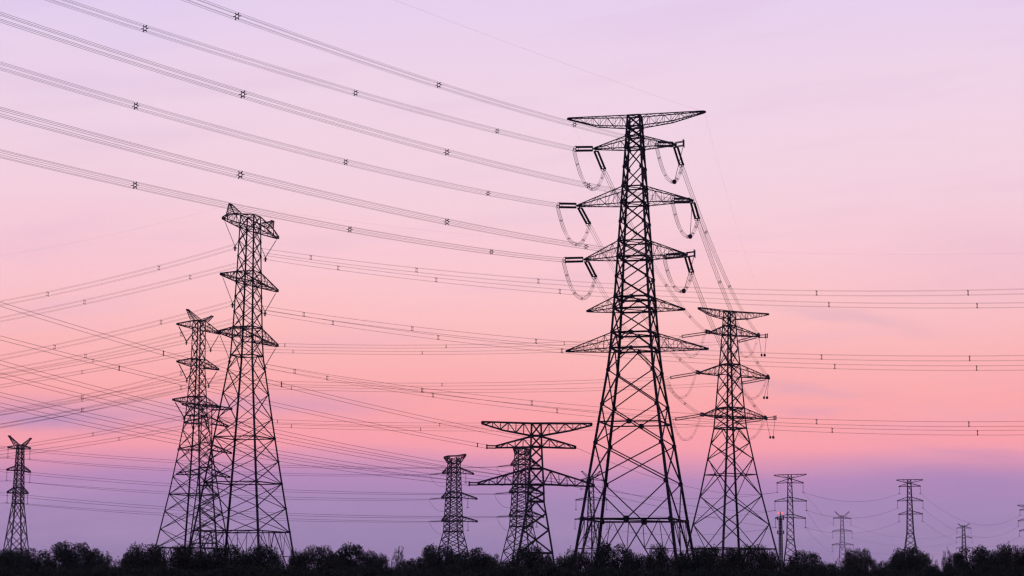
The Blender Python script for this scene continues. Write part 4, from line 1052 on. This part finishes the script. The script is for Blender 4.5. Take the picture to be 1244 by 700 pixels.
        if not fine and sg < 0:
            for b in (-1, 1):
                m.bar((-ht, b * ht, zt), (ht, b * ht, zt), armw)
                m.bar((-hb, b * hb, zb), (hb, b * hb, zb), armw)
        o = m.build('cross_arm', M_STEEL, root)
        if fine:
            for p, q in lace:
                if (p - q).length > 0.12:
                    member('lacing_bar', p, q, lacew, o)

    for a in d['arms']:
        arm(a, -1, 'L', 'kL', 'xL')
        arm(a, 1, 'R', 'kR', 'xR')
    # earth-wire horns above the top arm
    if 'horns' in d:
        a = d['arms'][0]
        zt = a['zt']
        ht = interp(prof, zt)
        for sg, (hr, hz) in zip((-1, 1), d['horns']):
            tip = Vector((hr, 0, hz))
            m = MB()
            x0 = sg * ht * 0.4
            x1 = sg * (ht + (abs(hr) - ht) * 0.35)
            if 'kL' in a:
                x0, x1 = sg * abs(a['kL'][0]) * .62, sg * abs(a['kL'][0]) * 1.02
            zr = [zt, zt]
            if 'kL' in a:       # the top chord slopes out to its knee
                kx, kz = abs(a['kL'][0]), a['kL'][1]
                zr = [zt + (kz - zt) * (abs(x) - ht) / (kx - ht) for x in (x0, x1)]
            roots = [Vector((x, b * ht * (.9 if 'kL' not in a else .55), z)) for x, z in zip((x0, x1), zr) for b in (-1, 1)]
            ends = [tip + Vector((sx * .25, b * .2, 0)) for sx in (-sg, sg) for b in (-1, 1)]
            for p, q in zip(roots, ends):
                m.bar(p, q, armw * .8)
            for i in range(5):
                s0, s1 = i / 5, (i + 1) / 5
                for u, v in ((0, 1), (1, 3), (3, 2), (2, 0)):
                    m.bar(roots[u].lerp(ends[u], s0), roots[v].lerp(ends[v], s1), lacew)
            m.bar(tip + Vector((-sg * .5, 0, 0)), tip + Vector((sg * .5, 0, 0)), armw * 2, armw * 2)
            m.build('earth_wire_horn', M_STEEL, root)
    return root


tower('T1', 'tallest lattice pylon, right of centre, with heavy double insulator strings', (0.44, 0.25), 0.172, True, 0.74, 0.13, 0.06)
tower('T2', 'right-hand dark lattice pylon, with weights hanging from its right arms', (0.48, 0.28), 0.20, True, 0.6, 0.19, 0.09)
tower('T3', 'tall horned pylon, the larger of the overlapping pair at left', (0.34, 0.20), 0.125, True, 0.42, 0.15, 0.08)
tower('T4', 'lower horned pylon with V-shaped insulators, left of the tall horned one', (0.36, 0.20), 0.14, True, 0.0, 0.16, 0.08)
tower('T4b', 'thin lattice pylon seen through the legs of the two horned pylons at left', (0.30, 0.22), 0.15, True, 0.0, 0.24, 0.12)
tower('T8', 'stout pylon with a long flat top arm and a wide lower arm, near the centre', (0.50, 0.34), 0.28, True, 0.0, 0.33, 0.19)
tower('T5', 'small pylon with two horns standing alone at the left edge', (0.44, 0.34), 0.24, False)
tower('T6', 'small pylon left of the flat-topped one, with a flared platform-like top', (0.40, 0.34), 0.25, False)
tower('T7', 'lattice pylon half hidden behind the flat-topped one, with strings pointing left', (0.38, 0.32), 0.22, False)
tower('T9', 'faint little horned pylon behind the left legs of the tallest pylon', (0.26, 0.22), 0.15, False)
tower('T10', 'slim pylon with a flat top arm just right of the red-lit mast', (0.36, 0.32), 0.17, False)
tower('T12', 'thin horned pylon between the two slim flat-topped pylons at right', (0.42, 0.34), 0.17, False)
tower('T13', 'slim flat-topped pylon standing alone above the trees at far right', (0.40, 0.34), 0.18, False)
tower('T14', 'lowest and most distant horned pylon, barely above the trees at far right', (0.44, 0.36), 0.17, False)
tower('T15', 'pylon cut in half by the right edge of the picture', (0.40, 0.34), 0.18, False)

# ------------------------------------------------------------------ insulator strings
_disc = {}


def disc_mesh(r, pitch, n):
    key = (r, n)
    if key not in _disc:
        m = MB()
        prof = [(r * .25, 0)]
        for i in range(n):
            z = (i + .1) / n
            prof += [(r * .3, z), (r, z + .35 / n), (r * .9, z + .55 / n), (r * .3, z + .62 / n)]
        prof.append((r * .25, 1.0))
        m.lathe(prof, 8)
        _disc[key] = m.mesh('insulator_discs', M_GLASS)
    return _disc[key]


NAMES = {'T1': 'the tallest pylon', 'T2': 'the right-hand dark pylon', 'T3': 'the tall horned pylon',
         'T4': 'the lower horned pylon', 'T5': 'the left-edge pylon', 'T6': 'the flared-top pylon',
         'T7': 'the half-hidden pylon', 'T9': 'the faint pylon behind the tallest', 'T10': 'the pylon beside the mast',
         'T12': 'the thin horned pylon', 'T13': 'the far-right slim pylon', 'T14': 'the most distant pylon',
         'T15': 'the cut-off edge pylon'}
LEV = ('top', 'middle', 'bottom')
SIDE = {'L': 'left', 'R': 'right'}


def string_between(parent, p, q, r, n, off=Vector((0, 0, 0)), a=.1, b=.92):
    p, q = Vector(p) + off, Vector(q) + off
    s, e = p.lerp(q, a), p.lerp(q, b)
    L = (e - s).length
    mt = frame(s, e, (0, 0, 1), 1.0)
    return obj('disc_string', disc_mesh(r, 0, n), parent, mt)


vee = {}
for P, Q, kind, key, i, sd, role in STRINGS:
    if kind == 'vee':
        vee.setdefault((key, i, sd), {})[role] = (P, Q)
        continue
    P, Q = Vector(P), Vector(Q)
    d = Q - P
    lvl, side = LEV[i], SIDE[sd]
    if kind == 'dead':
        big = key in ('T1', 'T2')
        toward = {('T1', 'in'): 'pulled to the left', ('T1', 'out'): 'slanting steeply down',
                  ('T2', 'in'): 'seen nearly end on', ('T2', 'out'): 'reaching left'}.get((key, role), 'reaching left')
        t = thing('insulator_string', f'insulator string, {lvl} {side} arm of {NAMES[key]}, {toward}',
                  'insulator', P, 0, 'insulator strings of the pylons')
        Pl, Ql = Vector((0, 0, 0)), d
        lat = Vector((d.y, -d.x, 0)).normalized()
        if key == 'T1' and role == 'out':
            off = lat * 0.27
        else:
            off = Vector((0, 0, 0.27))
        if big:
            r_, n_ = (0.175, 34) if key == 'T1' else ((0.26, 22) if role == 'in' else (0.17, 26))
            for sgn in (-1, 1):
                string_between(t, Pl, Ql, r_, n_, off * sgn, .14, .88)
            for s in (.12, .90):
                m = MB()
                c = Pl.lerp(Ql, s)
                m.bar(c - off * 1.45, c + off * 1.45, .12, .22, up=d)
                m.build('yoke_plate', M_STEEL, t)
            m = MB()
            m.bar(Pl, Pl.lerp(Ql, .13), .12)
            m.bar(Pl.lerp(Ql, .9), Ql, .12)
            m.build('clamp', M_STEEL, t)
            m = MB()
            c = Pl.lerp(Ql, .9)
            s_ = d.normalized()
            v_ = s_.cross(lat).normalized()
            m.tube([c + (lat * math.cos(k * PI / 6) * .42 + v_ * math.sin(k * PI / 6) * .42) for k in range(12)], .045, 4, True)
            m.build('grading_ring', M_STEEL_LIGHT, t)
        else:
            string_between(t, Pl, Ql, .3, 14, a=.08, b=.9)
            m = MB()
            m.bar(Pl, Ql, .1)
            m.build('rod', M_STEEL, t)
    else:
        t = thing('insulator_string', f'{side} insulator hanging straight down from the {lvl} arm of {NAMES[key]}',
                  'insulator', P, 0, 'insulator strings of the pylons')
        string_between(t, (0, 0, 0), d, .15, 12, a=.04, b=.9)
        m = MB()
        m.bar((0, 0, 0), d, .09)
        m.bar(d + Vector((-.55, 0, 0)), d + Vector((.55, 0, 0)), .22)
        m.build('clamp', M_STEEL, t)
for (key, i, sd), dd in vee.items():
    h = Vector(dd['outer'][1])
    po, pi_ = Vector(dd['outer'][0]) - h, Vector(dd['inner'][0]) - h
    t = thing('insulator_string', f'V-shaped insulator pair under the {SIDE[sd]} side of the {LEV[i]} arm of {NAMES[key]}',
              'insulator', h, 0, 'insulator strings of the pylons')
    r_ = .075 if key == 'T3' else (.15 if sd == 'L' else .11)
    string_between(t, po, (0, 0, 0), r_, 30 if key == 'T3' else 22, a=.16, b=.97)
    string_between(t, pi_, (0, 0, 0), r_, 30 if key == 'T3' else 22, a=.1, b=.97)
    m = MB()
    m.bar(po, po * .82, .05)
    m.bar(pi_, pi_ * .88, .05)
    m.bar((0, 0, .1), (0, 0, -.75), .24, .3)
    m.bar((-.3, 0, -.25), (.3, 0, -.25), .16)
    m.build('clamp', M_STEEL, t)


# ------------------------------------------------------------------ conductors
def spacer_mesh(n, R):
    m = MB()
    k_ = max(n, 4)
    if n == 6:
        m.tube([(R * .52 * math.cos(k * PI / 3 + PI / 6), 0, R * .52 * math.sin(k * PI / 3 + PI / 6)) for k in range(6)], .045, 4, True)
        for k in range(6):
            a = k * PI / 3
            m.bar((R * .5 * math.cos(a), 0, R * .5 * math.sin(a)), (R * 1.12 * math.cos(a), 0, R * 1.12 * math.sin(a)), .07)
    elif n == 4:
        m.tube([(R * .7 * math.cos(k * PI / 2 + PI / 4), 0, R * .7 * math.sin(k * PI / 2 + PI / 4)) for k in range(4)], .045, 4, True)
        for k in range(4):
            a = k * PI / 2 + PI / 4
            m.bar((R * .85 * math.cos(a), 0, R * .85 * math.sin(a)), (R * 1.05 * math.cos(a), 0, R * 1.05 * math.sin(a)), .08, .09)
    else:
        m.bar((0, 0, -R * 1.1), (0, 0, R * 1.1), .16)
        m.bar((0, 0, -R * 1.3), (0, 0, -R * .8), .24)
        m.bar((0, 0, R * .8), (0, 0, R * 1.3), .24)
    return m.mesh('spacer', M_STEEL)


RAD = {6: .33, 4: .5, 2: .43, 1: 0}
SPACER = {n: spacer_mesh(n, RAD[n]) for n in (6, 4, 2)}


def offsets(n):
    R = RAD[n]
    if n == 1:
        return [(0, 0)]
    if n == 2:
        return [(0, R), (0, -R)]
    ph = PI / 4 if n == 4 else 0
    return [(R * math.cos(k * 2 * PI / n + ph), R * math.sin(k * 2 * PI / n + ph)) for k in range(n)]


def path(P, Q, S, n=28):
    return [P.lerp(Q, k / n) - Vector((0, 0, 4 * S * (k / n) * (1 - k / n))) for k in range(n + 1)]


def conductor_line(w, label, cat='power line', group='conductors strung between the pylons'):
    P, Q, S, n, r = Vector(w['P']), Vector(w['Q']), w['S'], w['n'], w['r']
    D = Q - P
    hz = Vector((D.x, D.y, 0)).normalized()
    lat = Vector((hz.y, -hz.x, 0))
    pts = [p - P for p in path(P, Q, S)]
    if n == 1:
        m = MB()
        m.tube(pts, r, 4)
        o = obj('power_line', m.mesh('conductor', M_WIRE))
        o.location = P
        return tag(o, label, cat, group)
    t = thing('power_line', label, cat, P, 0, group)
    for ox, oz in offsets(n):
        m = MB()
        m.tube([p + lat * ox + Vector((0, 0, oz)) for p in pts], r, 4)
        m.build('conductor', M_WIRE, t)
    ang = math.atan2(-lat.y * -1, lat.x)
    for s in w['sp']:
        p = P.lerp(Q, s) - Vector((0, 0, 4 * S * s * (1 - s))) - P
        mt = Matrix.Translation(p) @ Matrix.Rotation(math.atan2(lat.y, lat.x), 4, 'Z')
        obj('spacer', SPACER[n], t, mt)
    return t


def wire_label(w):
    f, lv, sd = w['fam'], w['level'], SIDE[w['side']]
    l3 = LEV[min(lv, 2)]
    return {
        'rising': f'six-wire bundle rising to the upper left from the tallest pylon, {l3} {sd} arm',
        'steep': f'steep wire bundle dropping behind the tallest pylon from its {l3} {sd} arm',
        'level': f'nearly level bundle between the lower horned and right-hand dark pylons, {l3} {sd} arms',
        'rightward': f'wire bundle from the {l3} {sd} arm of the tall horned pylon to the right edge',
        'leftward': f'wire bundle from the {l3} {sd} arm of the tall horned pylon to the left edge',
        'lower': f'wire bundle from the {l3} {sd} arm of the lower horned pylon to the left edge',
        'twin': 'twin wires from the left edge to the flat-topped pylon, ' +
                ('upper arm right tip', 'upper arm left tip', 'lower arm right tip', 'lower arm inner right',
                 'lower arm inner left', 'lower arm left tip')[lv % 6],
        'single': f'thin wire from the left-edge pylon, {l3} {sd} insulator, to the flared-top pylon',
        'stub': f'short wire from the {l3} {sd} insulator of the left-edge pylon out of the picture',
        'hidden': f'{"upper" if sd == "left" else "lower"} of two level wires meeting the {l3} arm of the half-hidden pylon',
        'slim': f'sagging {l3} wire between the two slim flat-topped pylons at right',
        'edge': f'sagging {l3} wire from the far-right slim pylon to the cut-off edge pylon',
        'distant': f'faint {l3} wire from the thin horned pylon to the most distant one',
        'behind': f'faint {l3} wire behind the right-hand dark pylon, ending at the pylon beside the mast',
        'mast': f'faint {l3} wire from the pylon beside the mast to the thin horned pylon',
        'flat': f'faint {l3} wire from the flat-topped pylon to the pylon beside the mast',
        'earth': ('hair-thin wire from the tallest pylon, top arm right tip, to the upper edge',
                  'hair-thin wire dropping behind the tallest pylon from its top arm right tip',
                  'hair-thin wire dropping behind the tallest pylon from its top arm left tip',
                  'hair-thin wire from the horn of the tall horned pylon to the right edge',
                  'hair-thin wire from the horn of the tall horned pylon to the left edge')[lv % 5]}[f]


for w in WIRES:
    conductor_line(w, wire_label(w))

# jumper loops that carry the current round the dead-end towers
for A, B, key, i, sd in JUMPERS:
    A, B = Vector(A), Vector(B)
    t = thing('jumper_loop', f'hanging jumper loop under the {LEV[i]} {SIDE[sd]} arm of {NAMES[key]}', 'jumper cable', A, 0,
              'jumper loops under the dead-end arms')
    D = B - A
    hz = Vector((D.x, D.y, 0)).normalized()
    lat = Vector((hz.y, -hz.x, 0))
    n = {'T1': 6, 'T2': 4}.get(key, 1)
    S = JSAG[key, sd]
    N = 26
    pts = []
    for k in range(N + 1):
        s = k / N
        f = 1 - abs(2 * s - 1) ** 2.3
        pts.append(D * s - Vector((0, 0, S * f)))
    for kk in range(n):
        a = kk * 2 * PI / n + (PI / 4 if n == 4 else 0)
        R = {6: .24, 4: .27, 1: 0}[n]
        q = []
        for k, p in enumerate(pts):
            tg = (pts[min(k + 1, N)] - pts[max(k - 1, 0)]).normalized()
            nn = lat.cross(tg).normalized()
            q.append(p + lat * (R * math.cos(a)) + nn * (R * math.sin(a)))
        m = MB()
        m.tube(q, .018 if n > 1 else .045, 4)
        m.build('conductor', M_WIRE, t)
    for k in ((3, 9, 15, 21, 24) if n > 1 else ()):
        tg = (pts[k + 1] - pts[k - 1]).normalized()
        nn = lat.cross(tg).normalized()
        mt = Matrix.Identity(4)
        for r_ in range(3):
            mt[r_][0], mt[r_][1], mt[r_][2], mt[r_][3] = lat[r_] * .6, tg[r_] * .6, nn[r_] * .6, pts[k][r_]
        obj('spacer', SPACER[n], t, mt)
    if sd == 'R' and n > 1:
        d = TOWERS[key]
        a = d['arms'][i + 1]
        r_, z_ = a.get('xR', a['R'])
        th = math.radians(d['yaw'])
        top = Vector((d['X'] + r_ * math.cos(th), d['Y'] - r_ * math.sin(th), z_ - .2)) - A
        bot = pts[18].copy() if key == 'T1' else top + Vector((-.5, 0, -4.7))
        m = MB()
        m.tube([top, bot], .045, 5)
        m.build('support_rod', M_STEEL, t)
        m = MB()
        m.lathe([(0.05, -.36), (.25, -.28), (.34, 0), (.25, .28), (.05, .36)], 10, tuple(bot))
        m.build('counterweight', M_STEEL, t)
        if key == 'T2':
            r2, z2 = a['R']
            top2 = Vector((d['X'] + r2 * math.cos(th), d['Y'] - r2 * math.sin(th), z2 - .2)) - A
            bot2 = bot + Vector((-.75, 0, 0))
            m = MB()
            m.tube([top2, bot2], .045, 5)
            m.build('support_rod', M_STEEL, t)
            m = MB()
            m.lathe([(0.05, -.36), (.2, -.28), (.26, 0), (.2, .28), (.05, .36)], 10, tuple(bot2))
            m.build('counterweight', M_STEEL, t)

# ------------------------------------------------------------------ red-lit mast
mast = thing('communication_mast', 'slender grey lattice mast with two platforms and red lights on top', 'mast', MAST[:3])
H = MAST[3]
r0, r1 = 1.25, 0.85
for k in range(4):
    a = k * PI / 2 + .5
    m = MB()
    m.tube([(r0 * math.cos(a), r0 * math.sin(a), 0), (r1 * math.cos(a), r1 * math.sin(a), H - 2.8)], .13, 5)
    m.build('leg', M_STEEL_LIGHT, mast)
m = MB()
NS = 26
for i in range(NS):
    z0, z1 = (H - 2.8) * i / NS, (H - 2.8) * (i + 1) / NS
    ra, rb = r0 + (r1 - r0) * i / NS, r0 + (r1 - r0) * (i + 1) / NS
    for k in range(4):
        a, b = k * PI / 2 + .5, (k + 1) * PI / 2 + .5
        m.bar((ra * math.cos(a), ra * math.sin(a), z0), (rb * math.cos(b), rb * math.sin(b), z1), .1)
        m.bar((ra * math.cos(b), ra * math.sin(b), z0), (rb * math.cos(a), rb * math.sin(a), z1), .13)
        m.bar((rb * math.cos(a), rb * math.sin(a), z1), (rb * math.cos(b), rb * math.sin(b), z1), .13)
m.build('lattice_bracing', M_STEEL_LIGHT, mast)['kind'] = 'stuff'
m = MB()
m.tube([(0, 0, 0), (0, 0, H - 2.8)], .3, 8)
m.build('cable_riser', M_STEEL_LIGHT, mast)
for zf in (H - 3.3, H - 9.4):
    m = MB()
    m.lathe([(0.3, zf), (1.45, zf), (1.5, zf + .15), (0.3, zf + .18)], 14)
    for k in range(10):
        a = k * PI / 5
        m.bar((1.45 * math.cos(a), 1.45 * math.sin(a), zf), (1.45 * math.cos(a), 1.45 * math.sin(a), zf + 1.2), .08)
    m.tube([(1.45 * math.cos(k * PI / 5), 1.45 * math.sin(k * PI / 5), zf + 1.2) for k in range(10)], .05, 4, True)
    pf = m.build('platform', M_STEEL, mast)
    for k in range(6):
        a = k * PI / 3 + .3
        q = MB()
        q.bar((1.5 * math.cos(a), 1.5 * math.sin(a), zf - .2), (1.5 * math.cos(a), 1.5 * math.sin(a), zf + 1.3), .3, .34)
        q.build('antenna_panel', M_STEEL, pf)
m = MB()
m.tube([(0, 0, H - 2.8), (0, 0, H)], [.28, .12], 6)
m.bar((-.85, 0, H - 1.0), (.85, 0, H - 1.0), .1)
m.build('spire', M_STEEL, mast)
for sx in (-.85, .85):
    m = MB()
    m.lathe([(.1, H - .95), (.3, H - .8), (.32, H - .3), (.1, H - .1)], 8, (sx, 0, 0))
    m.build('beacon_light', M_RED, mast)


# ------------------------------------------------------------------ trees
def crown_mesh(seed, mat, n_leaf, lobes, spread, leaf, wispy=False):
    """leaf-sized faces in uneven clumps around branch ends, in a unit-high tree (height 1)"""
    rng = np.random.default_rng(seed)
    cs, rs = [], []
    ax, ay = rng.uniform(.85, 1.15), rng.uniform(.85, 1.15)
    for k in range(lobes):
        # golden-angle scatter over a dome, pushed in and out unevenly
        u = (k + .5) / lobes
        zz = -.55 + 1.5 * u
        a = k * 2.39996 + rng.uniform(-.5, .5)
        rr = math.sqrt(max(0, 1 - min(abs(zz), .999) ** 2))
        push = rng.uniform(.62, 1.0)
        r_ = rng.uniform(.10, .165) * (0.55 if wispy else 1)
        cs.append((spread * ax * rr * push * math.cos(a), spread * ay * rr * push * math.sin(a),
                   min(.985 - r_ * (.7 if not wispy else 1.6), .56 + .40 * zz * rng.uniform(.82, 1.03))))
        rs.append(r_)
    core = len(cs)
    for _ in range(lobes // 2):
        a = rng.uniform(0, 2 * PI)
        q = rng.uniform(0, .6)
        cs.append((spread * q * math.cos(a), spread * q * math.sin(a), rng.uniform(.35, .78)))
        rs.append(rng.uniform(.12, .18) * (0.5 if wispy else 1))
    cs, rs = np.array(cs), np.array(rs)
    idx = rng.choice(len(cs), n_leaf, p=(rs ** 2) / (rs ** 2).sum())
    d = rng.normal(size=(n_leaf, 3))
    d /= np.linalg.norm(d, axis=1)[:, None]
    rad = rng.uniform(.15, 1.0, n_leaf) ** .55
    c = cs[idx] + d * (rad * rs[idx])[:, None] * np.array([1, 1, .82 if not wispy else 1.7])
    # loose sprigs that stick out of the outline
    k = n_leaf // 60
    spr = rng.choice(n_leaf, k)
    c[spr] += d[spr] * rng.uniform(.0, .02, k)[:, None] + np.array([0, 0, .006])
    for s_ in range(lobes if wispy else 2):
        b0 = cs[rng.integers(core)]
        dirn = np.array([rng.normal() * .35, rng.normal() * .35, 1.0])
        tt = rng.uniform(.05, .15, 26)
        jj = rng.choice(n_leaf, 26)
        c[jj] = b0 + dirn * tt[:, None] + rng.normal(size=(26, 3)) * .008
    c[:, 2] = np.clip(c[:, 2], .1, 1.02)
    # leaf quads of random orientation
    a = rng.normal(size=(n_leaf, 3)); a /= np.linalg.norm(a, axis=1)[:, None]
    b = np.cross(a, rng.normal(size=(n_leaf, 3))); b /= np.linalg.norm(b, axis=1)[:, None]
    s = leaf * rng.uniform(.6, 1.35, n_leaf)[:, None]
    v = np.stack([c - a * s, c + b * s * .45, c + a * s, c - b * s * .45], 1).reshape(-1, 3)
    me = bpy.data.meshes.new('crown')
    me.vertices.add(len(v))
    me.vertices.foreach_set('co', v.astype(np.float32).ravel())
    me.loops.add(n_leaf * 4)
    me.loops.foreach_set('vertex_index', np.arange(n_leaf * 4, dtype=np.int32))
    me.polygons.add(n_leaf)
    me.polygons.foreach_set('loop_start', np.arange(0, n_leaf * 4, 4, dtype=np.int32))
    me.materials.append(mat)
    me.update()
    me.validate()
    return me, cs


def trunk_mesh(seed, cs):
    random.seed(seed)
    m = MB()
    m.tube([(0, 0, 0), (.01, .005, .25), (-.008, .0, .5), (0, .01, .86)], [.028, .022, .014, .004], 7)
    for c in cs:
        z0 = max(.14, c[2] * .45)
        st = Vector((0, 0, z0))
        e = Vector(c)
        m.tube([st, st.lerp(e, .5) + Vector((0, 0, .02)), e], [.011, .007, .003], 5)
    return m.mesh('trunk', M_BARK)


KINDS = []
for k in range(12):
    wispy = k % 4 == 3
    me, cs = crown_mesh(100 + k, M_LEAF[k % 3], 4600 if wispy else 17000, (26, 30, 28, 22)[k % 4], (.37, .38, .34, .27)[k % 4], 0.0145 if not wispy else .014, wispy)
    KINDS.append((me, trunk_mesh(k, cs), wispy))

SIZES = {'w': 'wispy', 'b': 'broad', 't': 'tall'}
random.seed(5)
for (x, y, z, hw, kidx, lab, grp) in TREES:
    me, tr, wispy = KINDS[kidx]
    t = thing('tree' if grp == 'r' else 'shrub', lab, 'tree' if grp == 'r' else 'shrub', (x, y, 0), random.uniform(0, 6.28),
              'trees along the bottom edge' if grp == 'r' else 'bushes in front of the trees')
    sx = hw / .38
    t.scale = (sx, sx, z / 0.99)
    obj('trunk', tr, t)
    obj('crown', me, t)

# ------------------------------------------------------------------ evening haze
HZ = 7200.0
hm = MB()
hv = [(-HZ, -HZ, -1.0), (HZ, -HZ, -1.0), (HZ, HZ, -1.0), (-HZ, HZ, -1.0),
      (-HZ, -HZ, 84.0), (HZ, -HZ, 84.0), (HZ, HZ, 84.0), (-HZ, HZ, 84.0)]
hm.add(hv, [(0, 3, 2, 1), (4, 5, 6, 7), (0, 1, 5, 4), (1, 2, 6, 5), (2, 3, 7, 6), (3, 0, 4, 7)])
mh = bpy.data.materials.new('evening_haze')
mh.use_nodes = True
mh.node_tree.nodes.clear()
pv = mh.node_tree.nodes.new('ShaderNodeVolumePrincipled')
pv.inputs['Color'].default_value = (0.88, 0.80, 0.92, 1)
pv.inputs['Density'].default_value = 0.00006
pv.inputs['Anisotropy'].default_value = 0.3
mo = mh.node_tree.nodes.new('ShaderNodeOutputMaterial')
mh.node_tree.links.new(pv.outputs[0], mo.inputs['Volume'])
hz = hm.build('haze', mh)
hz['kind'] = 'stuff'
